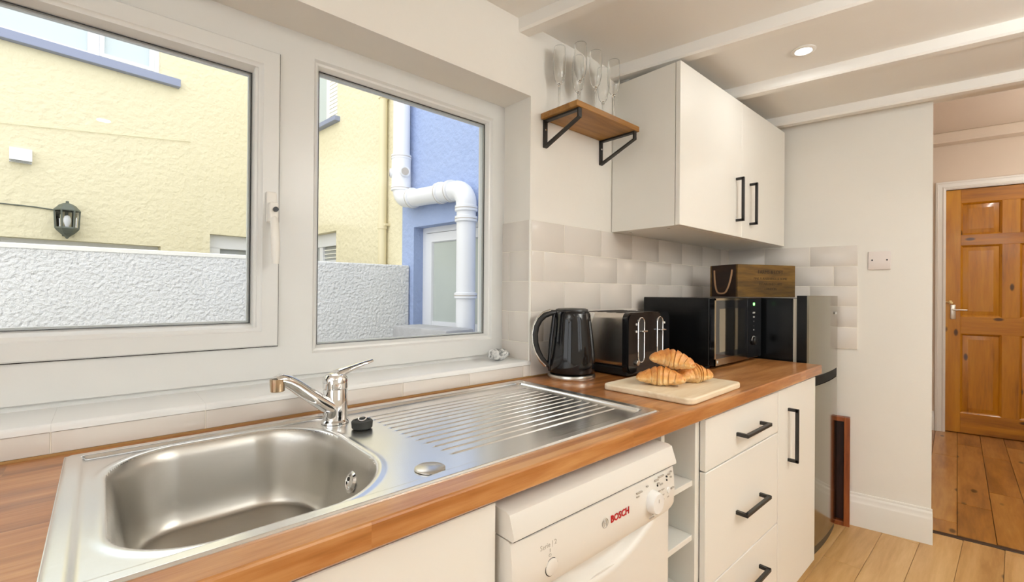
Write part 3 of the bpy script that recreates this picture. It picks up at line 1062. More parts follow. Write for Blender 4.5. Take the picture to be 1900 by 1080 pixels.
# =================================================================== DISHWASHER
W0, W1 = 0.512, 1.062
dw = thing('dishwasher', 'white freestanding dishwasher under the worktop', 'dishwasher', ((W0 + W1) / 2, -0.3, 0))
obj('body', MB().box(W0 + 0.002, W1 - 0.002, -0.585, -0.04, 0.02, 0.80), M['white_app'], dw, smooth=False)
obj('lid', MB().prism([(-0.04, 0.800), (-0.04, 0.846), (-0.612, 0.846), (-0.622, 0.842), (-0.634, 0.808), (-0.634, 0.802), (-0.630, 0.7995)], 0, W0 + 0.004, W1 - 0.006), M['white_app'], dw)
cp = [(-0.58, 0.797), (-0.625, 0.797), (-0.630, 0.795), (-0.634, 0.770), (-0.636, 0.735), (-0.634, 0.705), (-0.628, 0.692), (-0.615, 0.690), (-0.58, 0.690)]
mb = MB()
nn = 24
vs_, fs = [], []
for i in range(nn + 1):
    x = W0 + 0.004 + (W1 - W0 - 0.010) * i / nn
    e = min(i, nn - i)
    ins = 0.006 if e == 0 else (0.002 if e == 1 else 0)
    # the lower edge of the panel dips in a shallow grip curve
    for y, z in cp:
        vs_.append((x, y + (ins if y < -0.6 else 0), z))
m_ = len(cp)
for i in range(nn):
    for j in range(m_):
        k = (j + 1) % m_
        fs.append((i * m_ + j, i * m_ + k, (i + 1) * m_ + k, (i + 1) * m_ + j))
fs += [tuple(range(m_)), tuple(range(nn * m_, (nn + 1) * m_))]
obj('control_panel', mb.add(vs_, fs), M['white_app'], dw)
# door with a crescent grip recess
vs_, fs = [], []
gx, gz = 72, 90
dx0, dx1, dz0, dz1 = W0 + 0.004, W1 - 0.006, 0.085, 0.690
cx_ = (dx0 + dx1) / 2
for i in range(gx + 1):
    for j in range(gz + 1):
        x = dx0 + (dx1 - dx0) * i / gx
        z = dz1 - (dz1 - dz0) * (j / gz) ** 1.6
        q = (x - cx_) / 0.19
        lim = 0.690 - 0.050 * max(0, 1 - q * q)
        dep = 0.0
        if abs(q) < 1 and z > lim - 0.012:
            dep = 0.024 * sst(lim - 0.014, lim + 0.010, z)
        edge = min(x - dx0, dx1 - x)
        vs_.append((x, -0.618 + dep + (0.004 if edge < 0.001 else 0), z))
for i in range(gx):
    for j in range(gz):
        a = i * (gz + 1) + j
        fs.append((a, a + 1, a + gz + 2, a + gz + 1))
mb = MB().add(vs_, fs).box(dx0, dx1, -0.614, -0.585, dz0, 0.635)
obj('door', mb, M['white_app'], dw)
obj('plinth', MB().box(W0 + 0.01, W1 - 0.01, -0.56, -0.54, 0.0, 0.085), M['white_app'], dw, smooth=False)
obj('seam', MB().box(W0 + 0.008, W1 - 0.01, -0.6285, -0.58, 0.7968, 0.7998), M['gap'], dw, smooth=False)
PY = -0.6355
kn = obj('knob', MB().lathe([(0.026, 0.0), (0.026, -0.005), (0.0235, -0.018), (0.022, -0.020), (0.0, -0.020)], (0.945, PY + 0.003, 0.742), 40, axis=1, cap=False), M['white_knob'], dw)
lettering('pointer', 'I', 0.012, M['print_grey'], kn, (0.945, PY - 0.0175, 0.748), (1, 0, 0), (0, 0, 1))
lettering('brand_lettering', 'BOSCH', 0.0205, M['print_red'], dw, (0.818, PY - 0.0004, 0.752), (1, 0, 0), (0, 0, 1), bold=0.0006)
lg = MB()
lc = (0.766, PY - 0.0003, 0.752)
lg.tube([(lc[0] + 0.0095 * cos(a), lc[1], lc[2] + 0.0095 * sin(a)) for a in [i * 2 * pi / 24 for i in range(24)]], 0.0009, 6, closed=True)
lg.box(lc[0] - 0.004, lc[0] - 0.0025, lc[1] - 0.0005, lc[1] + 0.0005, lc[2] - 0.006, lc[2] + 0.006)
lg.box(lc[0] + 0.0025, lc[0] + 0.004, lc[1] - 0.0005, lc[1] + 0.0005, lc[2] - 0.006, lc[2] + 0.006)
lg.box(lc[0] - 0.003, lc[0] + 0.003, lc[1] - 0.0005, lc[1] + 0.0005, lc[2] - 0.0008, lc[2] + 0.0008)
obj('emblem', lg, M['print_grey'], dw)
lettering('series_lettering', 'Serie | 2', 0.013, M['print_grey'], dw, (0.600, PY + 0.0012, 0.767), (1, 0, 0), (0, 0, 1))
bt = obj('button', MB().lathe([(0.0150, 0.0), (0.0150, -0.003), (0.0130, -0.004), (0.0, -0.004)], (0.607, PY + 0.0015, 0.726), 32, axis=1, cap=False), M['white_app'], dw)
obj('button_gap', MB().tube([(0.607 + 0.0158 * cos(a), PY + 0.0004, 0.726 + 0.0158 * sin(a)) for a in [i * 2 * pi / 28 for i in range(28)]], 0.0008, 6, closed=True), M['gap'], dw)
lettering('button_lettering', 'I\nO', 0.009, M['print_grey'], dw, (0.603, PY, 0.7525), (1, 0, 0), (0, 0, 1))
prt = MB()
for k, (x, z, w) in enumerate([(0.893, 0.777, 0.022), (0.886, 0.770, 0.010), (0.925, 0.782, 0.006), (0.965, 0.785, 0.014), (0.985, 0.789, 0.022), (0.972, 0.776, 0.008),
                               (0.985, 0.771, 0.012), (0.976, 0.757, 0.009), (0.992, 0.757, 0.011), (0.978, 0.745, 0.008), (0.992, 0.744, 0.010), (0.992, 0.733, 0.010),
                               (1.021, 0.785, 0.008), (1.030, 0.776, 0.005), (1.030, 0.789, 0.005), (1.039, 0.748, 0.010), (0.952, 0.712, 0.010), (0.945, 0.705, 0.018), (1.015, 0.733, 0.008)]):
    prt.box(x - w / 2, x + w / 2, PY - 0.0005, PY + 0.003, z - 0.0015, z + 0.0015)
obj('programme_marks', prt, M['print_grey'], dw, smooth=False)['kind'] = 'stuff'
dots = MB()
for x, z in [(0.968, 0.772), (1.010, 0.782), (1.010, 0.774), (1.028, 0.748), (0.986, 0.728)]:
    dots.box(x - 0.0014, x + 0.0014, PY - 0.0007, PY + 0.003, z - 0.0018, z + 0.0018)
obj('indicator_dots', dots, M['print_dark'], dw, smooth=False)['kind'] = 'stuff'
obj('push_button', MB().lathe([(0.008, 0), (0.007, -0.003), (0, -0.003)], (1.017, PY + 0.001, 0.748), 24, axis=1, cap=False), M['white_knob'], dw)

# =================================================================== FRIDGE
fg = thing('fridge_freezer', 'low steel fridge freezer with black sides beside the worktop end', 'fridge', (2.635, -0.28, 0))
FX0, FX1 = 2.386, 2.886
obj('body', MB().box(FX0, FX1, -0.497, -0.115, 0.03, 1.203, 0.003), M['black_side'], fg)
obj('door_seal', MB().box(FX0 + 0.006, FX1 - 0.006, -0.512, -0.497, 0.05, 1.20), paint('pale_seal', srgb(214, 208, 192), 0.5), fg, smooth=False)


def fdoor(z0, z1):
    pts = [(FX0, -0.513), (FX0, -0.553)]
    for i in range(13):
        t = i / 12
        pts.append((FX0 + 0.006 + (FX1 - FX0 - 0.012) * t, -0.560 - 0.013 * (1 - (2 * t - 1) ** 2)))
    pts += [(FX1, -0.553), (FX1, -0.513)]
    return MB().prism(pts, 2, z0, z1)


fd = obj('door', fdoor(0.842, 1.216), M['fridge'], fg, label='upper steel door')
lettering('brand_lettering', 'beko', 0.022, M['print_white'], fd, (2.80, -0.5712, 1.128), (1, 0.04, 0), (0, 0, 1), bold=0.0004)
fd2 = obj('door', fdoor(0.05, 0.795), M['fridge'], fg, label='lower steel door')
pts = [(FX0 + 0.002, -0.513), (FX0 + 0.002, -0.550)] + [(FX0 + 0.006 + (FX1 - FX0 - 0.012) * i / 12, -0.5575 - 0.013 * (1 - (2 * i / 12 - 1) ** 2)) for i in range(13)] + [(FX1 - 0.002, -0.513)]
obj('grip_strip', MB().prism(pts, 2, 0.797, 0.840), paint('matt_black_grip', (0.004, 0.004, 0.004, 1), 0.6, spec=0.2), fg)
obj('side_trim', MB().box(FX0 - 0.0005, FX0 + 0.004, -0.5535, -0.5125, 0.05, 1.214), M['black_side'], fg)
obj('plinth', MB().prism([(FX0 + 0.004, -0.50), (FX0 + 0.004, -0.545)] + [(FX0 + 0.01 + (FX1 - FX0 - 0.02) * i / 10, -0.550 - 0.013 * (1 - (2 * i / 10 - 1) ** 2)) for i in range(11)] + [(FX1 - 0.004, -0.50)], 2, 0.0, 0.048), M['black'], fg)

# ---- wooden tray standing on edge in the gap
TH = 0.572
TU0, TU1, TV0, TV1 = 2.760, 2.803, -1.143, -0.955
tr = thing('wooden_tray', 'dark wooden tray standing on end between fridge and partition', 'tray', (2.79, -1.05, 0), B)
obj('base', MB().box(TU1 - 0.006, TU1, TV0 + 0.01, TV1 - 0.01, 0.006, TH - 0.006), dk_tray, tr, smooth=False)
for v0, v1, z0, z1 in ((TV0, TV0 + 0.026, 0.0, TH), (TV1 - 0.026, TV1, 0.0, TH), (TV0 + 0.026, TV1 - 0.026, 0.0, 0.022), (TV0 + 0.026, TV1 - 0.026, TH - 0.022, TH)):
    obj('rim', MB().box(TU0, TU1, v0, v1, z0, z1, 0.002, 1), M['tray'], tr)

# =================================================================== WALL CABINET
wc = thing('wall_cabinet', 'ivory double-door wall cabinet above the kettle and microwave', 'cabinet', (2.24, -0.15, 1.487))
CX0, CX1, CZ0, CZ1 = 1.660, 2.832, 1.487, 2.126
obj('body', MB().box(CX0, CX1, -0.298, -0.003, CZ0, CZ1, 0.001), M['unit'], wc)
obj('end_filler', MB().box(CX1, CX1 + 0.05, -0.298, -0.280, CZ0, CZ1), M['unit'], wc, smooth=False)
cm = (CX0 + CX1) / 2
for a, b_, hx_ in ((CX0 - 0.001, cm - 0.0012, cm - 0.062), (cm + 0.0012, CX1 + 0.001, cm + 0.098)):
    d = obj('door', MB().box(a, b_, -0.320, -0.3005, CZ0 + 0.001, CZ1, 0.0015), M['unit'], wc)
    bar_handle(d, (hx_, 1.658), 0.202, True, -0.320)
for fy_ in (-0.06, -0.24):
    obj('fixing_cap', MB().lathe([(0.006, 0), (0.006, -0.001)], (1.72, fy_, CZ0), 16), M['print_grey'], wc)

# ---- bracket shelf
sf = thing('wall_shelf', 'small oak shelf on two black iron brackets beside the wall cabinet', 'shelf', (1.40, -0.09, 1.87))
obj('board', MB().box(1.213, 1.598, -0.178, -0.002, 1.868, 1.889, 0.0015), M['shelf'], sf)
for bx in (1.236, 1.578):
    w = 0.009
    br = obj('bracket', MB().box(bx - w, bx + w, -0.0075, -0.001, 1.765, 1.868).box(bx - w, bx + w, -0.166, -0.001, 1.861, 1.868)
             .box(bx - w, bx + w, -0.172, -0.166, 1.838, 1.868)
             .prism([(-0.1725, 1.845), (-0.1665, 1.838), (-0.0075, 1.773), (-0.0075, 1.765), (-0.012, 1.767), (-0.1725, 1.836)], 0, bx - w, bx + w), M['handle'], sf, smooth=False)
    obj('screw', MB().lathe([(0.0042, 0), (0.0036, -0.0015)], (bx, -0.0075, 1.832), 12, axis=1), M['chrome'], br)


# ---- glasses
def flute_mesh(hh=0.245):
    s = hh / 0.245
    out = [(0.0, 0.0), (0.030, 0.0), (0.030, 0.0015), (0.012, 0.005), (0.0045, 0.010), (0.0035, 0.02), (0.0035, 0.095), (0.006, 0.106), (0.0165, 0.122),
           (0.0225, 0.150), (0.0245, 0.18), (0.0235, 0.215), (0.0215, 0.245)]
    inn = [(0.0203, 0.2445), (0.0222, 0.215), (0.0232, 0.18), (0.0212, 0.151), (0.0152, 0.124), (0.006, 0.1115), (0.0, 0.110)]
    return MB().lathe([(r_, z_ * s) for r_, z_ in out + inn], (0, 0, 0), 28, cap=False)


fm = mesh_of('champagne_flute', flute_mesh(), M['glass'])
for k, (x, y, rl) in enumerate([(1.262, -0.050, 'clear champagne flute on the oak shelf, at the left end by the window'),
                                (1.300, -0.118, 'clear champagne flute on the oak shelf, front, second from the left'),
                                (1.368, -0.052, 'clear champagne flute on the oak shelf, back row, in the middle'),
                                (1.385, -0.122, 'clear champagne flute on the oak shelf, front row, in the middle'),
                                (1.515, -0.060, 'clear champagne flute on the oak shelf, back right, touching the cabinet side'),
                                (1.492, -0.128, 'clear champagne flute on the oak shelf, front, at the right end')]):
    o = bpy.data.objects.new('champagne_flute', fm)
    COL.objects.link(o)
    o.location = (x, y, 1.8892)
    tag(o, rl, 'glass', 'champagne flutes on the oak shelf')

# ---- blank switch plate on the partition
so = thing('switch_plate', 'white blank switch plate on the partition wall', 'switch plate', (PU, -1.261, 1.40), B)
obj('plate', MB().box(PU - 0.009, PU, -1.307, -1.215, 1.353, 1.448, 0.003, 2), M['socket'], so)
for v in (-1.291, -1.231):
    obj('screw', MB().lathe([(0.004, 0), (0.004, -0.0012)], (PU - 0.009, v, 1.403), 12, axis=0), M['print_dark'], so)

# ---- downlights
def downlight(x, y, z, label, w=LAMP_W):
    t = thing('downlight', label, 'light', (x, y, z), 0, 'recessed ceiling downlights')
    obj('trim_ring', MB().lathe([(0.043, 0.0), (0.043, -0.003), (0.038, -0.006), (0.030, -0.006), (0.027, -0.001)], (x, y, z), 32, cap=False), M['gloss_white'], t)
    obj('lamp_lens', MB().lathe([(0.0, -0.002), (0.027, -0.002)], (x, y, z), 24, cap=False), M['lens'], t)
    ld_ = bpy.data.lights.new('downlight_beam', 'AREA')
    ld_.shape = 'DISK'
    ld_.size = 0.06
    ld_.energy = w
    ld_.color = LAMP_C
    lo = bpy.data.objects.new('downlight_beam', ld_)
    COL.objects.link(lo)
    lo.parent = t
    lo.location = (0, 0, -0.008)
    return t


downlight(2.082, -0.618, CEIL, 'round recessed downlight glowing in the kitchen ceiling near the wall cabinet')
downlight(2.25, -1.9, CEIL, 'added unseen downlight recessed in the kitchen ceiling near the hall opening', LAMP_W * 1.8)  # this and the next are unseen downlights added to brighten the kitchen
downlight(0.0, -2.0, CEIL, 'added unseen downlight recessed in the kitchen ceiling behind the camera', LAMP_W * 1.8)
p = rz((4.1, -2.6, 2.66), B)
downlight(p.x, p.y, 2.66, 'added unseen downlight recessed in the hall ceiling', 8)  # unseen fitting added to light the hall



def uplighter(x, y, label, watt):  # unseen standing lamps added to bounce fill light off the ceilings
    t = thing('fill_lamp', label, 'lamp', (x, y, 0))
    obj('base', MB().lathe([(0.14, 0), (0.14, 0.015), (0.03, 0.03)], (x, y, 0), 32), M['black'], t)
    obj('pole', MB().lathe([(0.012, 0.02), (0.012, 1.66)], (x, y, 0), 16), M['black'], t)
    obj('bowl', MB().lathe([(0.02, 1.64), (0.12, 1.68), (0.17, 1.74), (0.175, 1.76), (0.168, 1.76), (0.115, 1.69), (0.0, 1.66)], (x, y, 0), 40, cap=False), M['gloss_white'], t)
    l_ = bpy.data.lights.new('uplight', 'AREA')
    l_.shape = 'DISK'
    l_.size = 0.28
    l_.energy = watt
    l_.color = LAMP_C
    q = bpy.data.objects.new('uplight', l_)
    COL.objects.link(q)
    q.parent = t
    q.location = (0, 0, 1.75)
    q.rotation_euler = (pi, 0, 0)


uplighter(-1.3, -1.31, 'added unseen fill uplighter, white bowl on a black pole behind the camera', UP_W * 0.36)
uplighter(1.5, -2.3, 'added unseen fill uplighter, white bowl on a black pole at the far right', UP_W)
p = rz((4.3, -3.05, 0), B)
uplighter(p.x, p.y, 'added unseen fill uplighter, white bowl on a black pole in the hall', 17)

# =================================================================== ON THE WORKTOP
WT = 0.912
# kettle
KX, KY = 1.272, -0.110
kt = thing('kettle', 'glossy black electric kettle with looped handle', 'kettle', (KX, KY, WT))
obj('base', MB().lathe([(0.084, 0.0), (0.086, 0.003), (0.087, 0.010), (0.085, 0.017), (0.080, 0.020), (0.0, 0.020)], (KX, KY, WT), 56, cap=False), M['brushed'], kt)
obj('body', MB().lathe([(0.074, 0.0205), (0.081, 0.024), (0.084, 0.032), (0.0845, 0.06), (0.082, 0.10), (0.077, 0.15), (0.071, 0.20), (0.067, 0.232), (0.064, 0.240), (0.060, 0.243)], (KX, KY, WT), 64), M['black_gloss'], kt)
obj('lid', MB().lathe([(0.060, 0.243), (0.058, 0.249), (0.050, 0.252), (0.0, 0.254)], (KX, KY, WT), 48, cap=False), M['black'], kt)
hd_ = Vector((-0.88, 0.475, 0)).normalized()


def kp(r_, z_):
    return Vector((KX, KY, WT + z_)) + hd_ * r_


hp = [kp(0.058, 0.236), kp(0.080, 0.236), kp(0.104, 0.228), kp(0.122, 0.212), kp(0.135, 0.188), kp(0.140, 0.160), kp(0.138, 0.130), kp(0.129, 0.100), kp(0.114, 0.073), kp(0.097, 0.054), kp(0.080, 0.044)]
obj('handle', MB().tube(hp, [0.010, 0.011, 0.012, 0.012, 0.012, 0.0118, 0.0115, 0.011, 0.010, 0.009, 0.008], 16), M['black'], kt)
hs_ = [p_ + (p_ - kp(0.07, 0.145)).normalized() * 0.0075 for p_ in hp[1:-1]]
obj('handle_inlay', MB().tube(hs_, 0.007, 12), M['brushed'], kt, label='grey strip along the back of the handle')
obj('handle_mount', MB().tube([kp(0.064, 0.235), kp(0.075, 0.14), kp(0.083, 0.05), kp(0.082, 0.028)], [0.010, 0.011, 0.010, 0.007], 12), M['black_gloss'], kt)
spd = -hd_


def sp_(r_, z_):
    return Vector((KX, KY, WT + z_)) + spd * r_


spm = []
for j, z_ in enumerate((0.238, 0.225, 0.205, 0.185, 0.165)):
    wdt = (0.030, 0.026, 0.018, 0.010, 0.002)[j]
    prj = (0.092, 0.087, 0.079, 0.076, 0.075)[j]
    side = Vector((-spd.y, spd.x, 0))
    spm += [sp_(0.055, z_) + side * wdt, sp_(prj, z_), sp_(0.055, z_) - side * wdt]
fs = []
for j in range(4):
    for i in range(3):
        k = (i + 1) % 3
        fs.append((j * 3 + i, j * 3 + k, (j + 1) * 3 + k, (j + 1) * 3 + i))
fs += [(0, 1, 2), (12, 13, 14)]
obj('spout', MB().add(spm, fs), M['brushed'], kt)

# toaster
T0, T1, TY0, TY1 = 1.421, 1.716, -0.250, -0.030
to = thing('toaster', 'four-slice toaster with steel sides and black front', 'toaster', ((T0 + T1) / 2, -0.14, WT))
obj('base', MB().box(T0 + 0.006, T1 - 0.006, TY0 + 0.006, TY1, WT + 0.004, WT + 0.034, 0.004), M['black'], to)
obj('casing', MB().rbox(T0, T1, TY0 + 0.022, TY1 - 0.012, WT + 0.034, 1.146, 0.022, 1), M['brushed'], to)
obj('front', MB().rbox(T0 - 0.002, T1 + 0.002, TY0 + 0.004, TY0 + 0.024, WT + 0.012, 1.149, 0.026, 1).rbox(T0 + 0.004, T1 - 0.004, TY0, TY0 + 0.006, WT + 0.018, 1.143, 0.024, 1), M['black_gloss'], to)
obj('back', MB().rbox(T0 - 0.001, T1 + 0.001, TY1 - 0.014, TY1, WT + 0.012, 1.148, 0.026, 1), M['black'], to)
for k in range(4):
    yk = TY0 + 0.05 + 0.044 * k
    obj('bread_slot', MB().box(T0 + 0.03, T1 - 0.03, yk, yk + 0.024, 1.1455, 1.1472), M['gap'], to, smooth=False)
for lx in (1.507, 1.640):
    z0, z1, w = 0.962, 1.129, 0.0205
    loop = []
    for i in range(13):
        a = pi * i / 12
        loop.append((lx + w * cos(a), TY0 - 0.001, z1 - w + w * sin(a)))
    for i in range(13):
        a = pi + pi * i / 12
        loop.append((lx + w * cos(a), TY0 - 0.001, z0 + w + w * sin(a)))
    rg = obj('lever_guide', MB().tube(loop, 0.0024, 8, closed=True), M['chrome'], to)
    obj('guide_slot', MB().prism([(p_[0] + (0), p_[2]) for p_ in loop], 1, TY0 - 0.0012, TY0 + 0.002), M['gap'], to, smooth=False)
    obj('lever', MB().box(lx - 0.015, lx + 0.015, TY0 - 0.020, TY0, 1.076, 1.083, 0.002), M['chrome'], to)
    obj('browning_dial', MB().lathe([(0.010, 0), (0.010, -0.007), (0.008, -0.009), (0, -0.009)], (lx - 0.030, TY0, 0.962), 24, axis=1, cap=False), M['brushed'], to)
    for z in (1.105, 1.078):
        sx = -0.034 if lx < 1.55 else 0.031
        obj('button', MB().lathe([(0.0042, 0), (0.0042, -0.003)], (lx + sx, TY0, z), 12, axis=1), M['print_white'], to)

# microwave
X0, X1, Y0, Y1, Z0, Z1 = 1.850, 2.352, -0.372, -0.045, WT + 0.012, 1.204
mw = thing('microwave', 'black microwave oven with mirrored door under the wooden crate', 'microwave', ((X0 + X1) / 2, -0.2, WT))
obj('casing', MB().box(X0, X1, Y0 + 0.022, Y1, Z0, Z1, 0.003), M['black_side'], mw)
obj('side_panel', MB().rbox(X0 - 0.0012, X0 + 0.001, -0.30, -0.10, Z0 + 0.05, Z1 - 0.04, 0.03, 0), M['black_side'], mw)
xm = X0 + 0.335
dd = obj('door', MB().box(X0 + 0.001, xm, Y0, Y0 + 0.021, Z0 + 0.002, Z1 - 0.002, 0.002), M['black_gloss'], mw)
obj('window', MB().box(X0 + 0.045, xm - 0.03, Y0 - 0.0008, Y0 + 0.002, Z0 + 0.055, Z1 - 0.045), metal('mirror_glass', (0.30, 0.26, 0.20, 1), 0.04), dd, smooth=False)
obj('door_trim', MB().box(X0 + 0.001, xm, Y0 - 0.0006, Y0 + 0.003, Z1 - 0.010, Z1 - 0.001).box(X0 + 0.001, X0 + 0.012, Y0 - 0.0006, Y0 + 0.003, Z0 + 0.002, Z1 - 0.002)
    .box(X0 + 0.001, xm, Y0 - 0.0006, Y0 + 0.003, Z0 + 0.002, Z0 + 0.030), metal('bronze_mirror', (0.42, 0.34, 0.22, 1), 0.12), dd, smooth=False)
cpn = obj('control_panel', MB().box(xm + 0.001, X1 - 0.001, Y0, Y0 + 0.021, Z0 + 0.002, Z1 - 0.002, 0.002), M['black_gloss'], mw)
xc = xm + 0.075
lettering('display', '0:0', 0.016, M['green'], cpn, (xc, Y0 - 0.0006, Z1 - 0.030), (1, 0, 0), (0, 0, 1), bold=0.0012)
for k in range(5):
    zk = Z1 - 0.070 - 0.020 * k
    lettering('button_mark', ('AUTO', 'TIME', '+', '-', 'M')[k], 0.010, M['print_white'], cpn, (xc, Y0 - 0.0004, zk), (1, 0, 0), (0, 0, 1))
obj('dial', MB().lathe([(0.019, 0), (0.019, -0.010), (0.016, -0.013), (0, -0.013)], (xc, Y0, Z0 + 0.080), 32, axis=1, cap=False), M['black'], cpn)
obj('dial_marks', MB().tube([(xc + 0.022 * cos(a), Y0 - 0.0006, Z0 + 0.080 + 0.022 * sin(a)) for a in [radians(-30 + 12 * i) for i in range(18)]], 0.0009, 6), M['print_white'], cpn)
lettering('badge', 'M', 0.016, M['print_white'], mw, (X0 + 0.027, Y0 - 0.001, Z0 + 0.016), (1, 0, 0), (0, 0, 1), bold=0.001)
for fx in (X0 + 0.04, X1 - 0.04):
    for fy in (Y0 + 0.05, Y1 - 0.04):
        obj('foot', MB().lathe([(0.012, 0), (0.012, 0.0125)], (fx, fy, WT), 16), M['rubber'], mw)

# wooden crate on microwave and fridge
CRA = radians(-25)
p0 = rz((2.255, -0.300, 0), -CRA)          # front left corner in the crate frame
CW, CD, CH, CB = 0.356, 0.186, 0.158, 1.2065
x0, y0 = p0.x, p0.y
cr = thing('wooden_crate', 'dark wooden crate with rope handles and faded stencil on top of microwave', 'crate', (x0 + CW / 2, y0 + CD / 2, CB), CRA)
obj('front_panel', MB().box(x0, x0 + CW, y0, y0 + 0.012, CB, CB + CH, 0.002), M['crate'], cr)
obj('back_panel', MB().box(x0, x0 + CW, y0 + CD - 0.012, y0 + CD, CB, CB + CH, 0.002), M['crate'], cr)
dk = wood('dark_crate_end', srgb(26, 13, 6), srgb(44, 24, 12), srgb(66, 40, 20), (12, 3, 12), 0.6, 0.1)
for ex in (x0, x0 + CW - 0.012):
    obj('end_panel', MB().box(ex + 0.0003, ex + 0.0117, y0 + 0.012, y0 + CD - 0.012, CB, CB + CH, 0.001), dk, cr)
obj('bottom', MB().box(x0 + 0.012, x0 + CW - 0.012, y0 + 0.012, y0 + CD - 0.012, CB, CB + 0.010), M['crate'], cr, smooth=False)
obj('inner_lid', MB().box(x0 + 0.012, x0 + CW - 0.012, y0 + 0.012, y0 + CD - 0.012, CB + CH - 0.02, CB + CH - 0.006), M['crate'], cr, smooth=False)
for ex, sg in ((x0, -1), (x0 + CW, 1)):
    rp = []
    for i in range(25):
        t = i / 24
        cs_ = cos(pi * t)
        yy_ = y0 + CD * (0.50 - 0.32 * math.copysign(abs(cs_) ** 0.6, cs_)) + 0.008 * sin(2 * pi * t)
        zz_ = CB + CH * 0.84 - 0.116 * sin(pi * t) ** 0.75
        rp.append((ex + sg * (0.002 + 0.010 * sin(pi * t)), yy_, zz_))
    obj('rope_handle', MB().tube(rp, 0.0042, 10), M['rope'], cr)
fx = x0 + CW * 0.56
for txt, sz, zz in (('FARMS & LOFT', 0.024, 0.122), ('FINE FURNISHINGS & HOME', 0.0165, 0.090), ('ESTABLISHED 1892', 0.017, 0.064), ('LONDON', 0.017, 0.040)):
    lettering('stencil_lettering', txt, sz, M['crate_print'], cr, (fx, y0 - 0.0003, CB + zz), (1, 0, 0), (0, 0, 1))

# cutting board
BA = radians(2.0)
bc = (1.382, -0.447)
bl = rz((bc[0], bc[1], 0), -BA)
bd = obj('cutting_board', MB().add(*(lambda mb_: (mb_.v, mb_.f))(MB().rbox(bl.x - 0.184, bl.x + 0.184, bl.y - 0.148, bl.y + 0.148, WT + 0.0005, WT + 0.0195, 0.022, 2, 8))), M['board'], None, (bl.x, bl.y, WT), BA)
bm = bmesh.new()
bm.from_mesh(bd.data)
ee = [e for e in bm.edges if len(e.link_faces) == 2 and abs(e.link_faces[0].normal.z - e.link_faces[1].normal.z) > 0.5]
bmesh.ops.bevel(bm, geom=ee, offset=0.005, segments=3, profile=0.5, affect='EDGES')
bm.to_mesh(bd.data)
bm.free()
bd.data.shade_smooth()
tag(bd, 'pale wooden cutting board holding the croissants', 'board')


# croissants
def croissant(seed, L=0.15, R=0.036, bend=1.0):
    rnd = random.Random(seed)
    nt_, na = 150, 40
    vs_, fs, bake = [], [], []
    segs = 7
    sh_ = [rnd.uniform(-0.25, 0.25) for _ in range(segs + 1)]
    for i in range(nt_ + 1):
        t = i / nt_
        ang_ = (t - 0.5) * 2.0 * bend
        rc = L / (2.0 * bend)
        cx, cy = rc * sin(ang_), rc * (cos(ang_) - 1) + 0.02
        tx, ty = cos(ang_), -sin(ang_)
        s = abs(2 * t - 1)
        env = R * (0.56 * max(0.0, 1 - s ** 5) ** 0.5 + 0.50 * exp(-(s / 0.55) ** 2))
        for k in range(na):
            a = 2 * pi * k / na
            # layers: stepped folds, their edges sweep back from the crown
            ph = s * 3.6 + 0.42 * abs(sin(a * 0.5 + 0.5)) + 0.04 * sin(3 * a + seed) + sh_[int(s * 3)] * 0.3 + (0.12 if t > 0.5 else 0)
            fr_ = ph - math.floor(ph)
            lay = 0.80 + 0.26 * sqrt(max(0.0, 1 - fr_ ** 2.2)) * min(1, fr_ / 0.07)
            rr = env * lay * (1 + 0.03 * sin(5 * a + 9 * t + seed))
            ux, uz = cos(a), sin(a)
            z = uz * rr * (0.95 if uz > 0 else 0.62)
            vs_.append((cx + ty * -ux * rr * 1.0, cy + tx * ux * rr * 1.0, z))
            bake.append(0.10 + 0.42 * max(uz, 0) ** 0.8 * (0.5 + 0.5 * lay) - (0.16 if fr_ > 0.84 or fr_ < 0.04 else 0) + 0.04 * rnd.random())
    for i in range(nt_):
        for k in range(na):
            q = (k + 1) % na
            fs.append((i * na + k, i * na + q, (i + 1) * na + q, (i + 1) * na + k))
    zmin = min(v[2] for v in vs_)
    vs_ = [(v[0], v[1], max(v[2], zmin * 0.85)) for v in vs_]
    return vs_, fs, bake


def place_croissant(seed, c, yaw, label, L, R, bend, tilt_=(0, 0), dz=None):
    vs_, fs, bake = croissant(seed, L, R, bend)
    o = obj('croissant', MB().add(vs_, fs), M['crust'], None, (0, 0, 0), 0, True, 60)
    at = o.data.attributes.new('bake', 'FLOAT', 'POINT')
    at.data.foreach_set('value', bake)
    zmin = min(v[2] for v in vs_)
    o.location = (c[0], c[1], (c[2] if len(c) > 2 else WT + 0.0195) - zmin)
    o.rotation_euler = (tilt_[0], tilt_[1], yaw)
    tag(o, label, 'croissant', 'croissants on the cutting board')
    return o


place_croissant(3, (1.300, -0.450), radians(-62), 'golden croissant lying at the front left of the cutting board', 0.155, 0.036, 0.70)
place_croissant(8, (1.435, -0.500), radians(-28), 'golden croissant lying at the right on the cutting board', 0.132, 0.038, 0.85)
place_croissant(5, (1.348, -0.462, WT + 0.0195 + 0.049), radians(-60), 'golden croissant resting on top of the two others', 0.145, 0.037, 0.75, (radians(4), radians(8)))

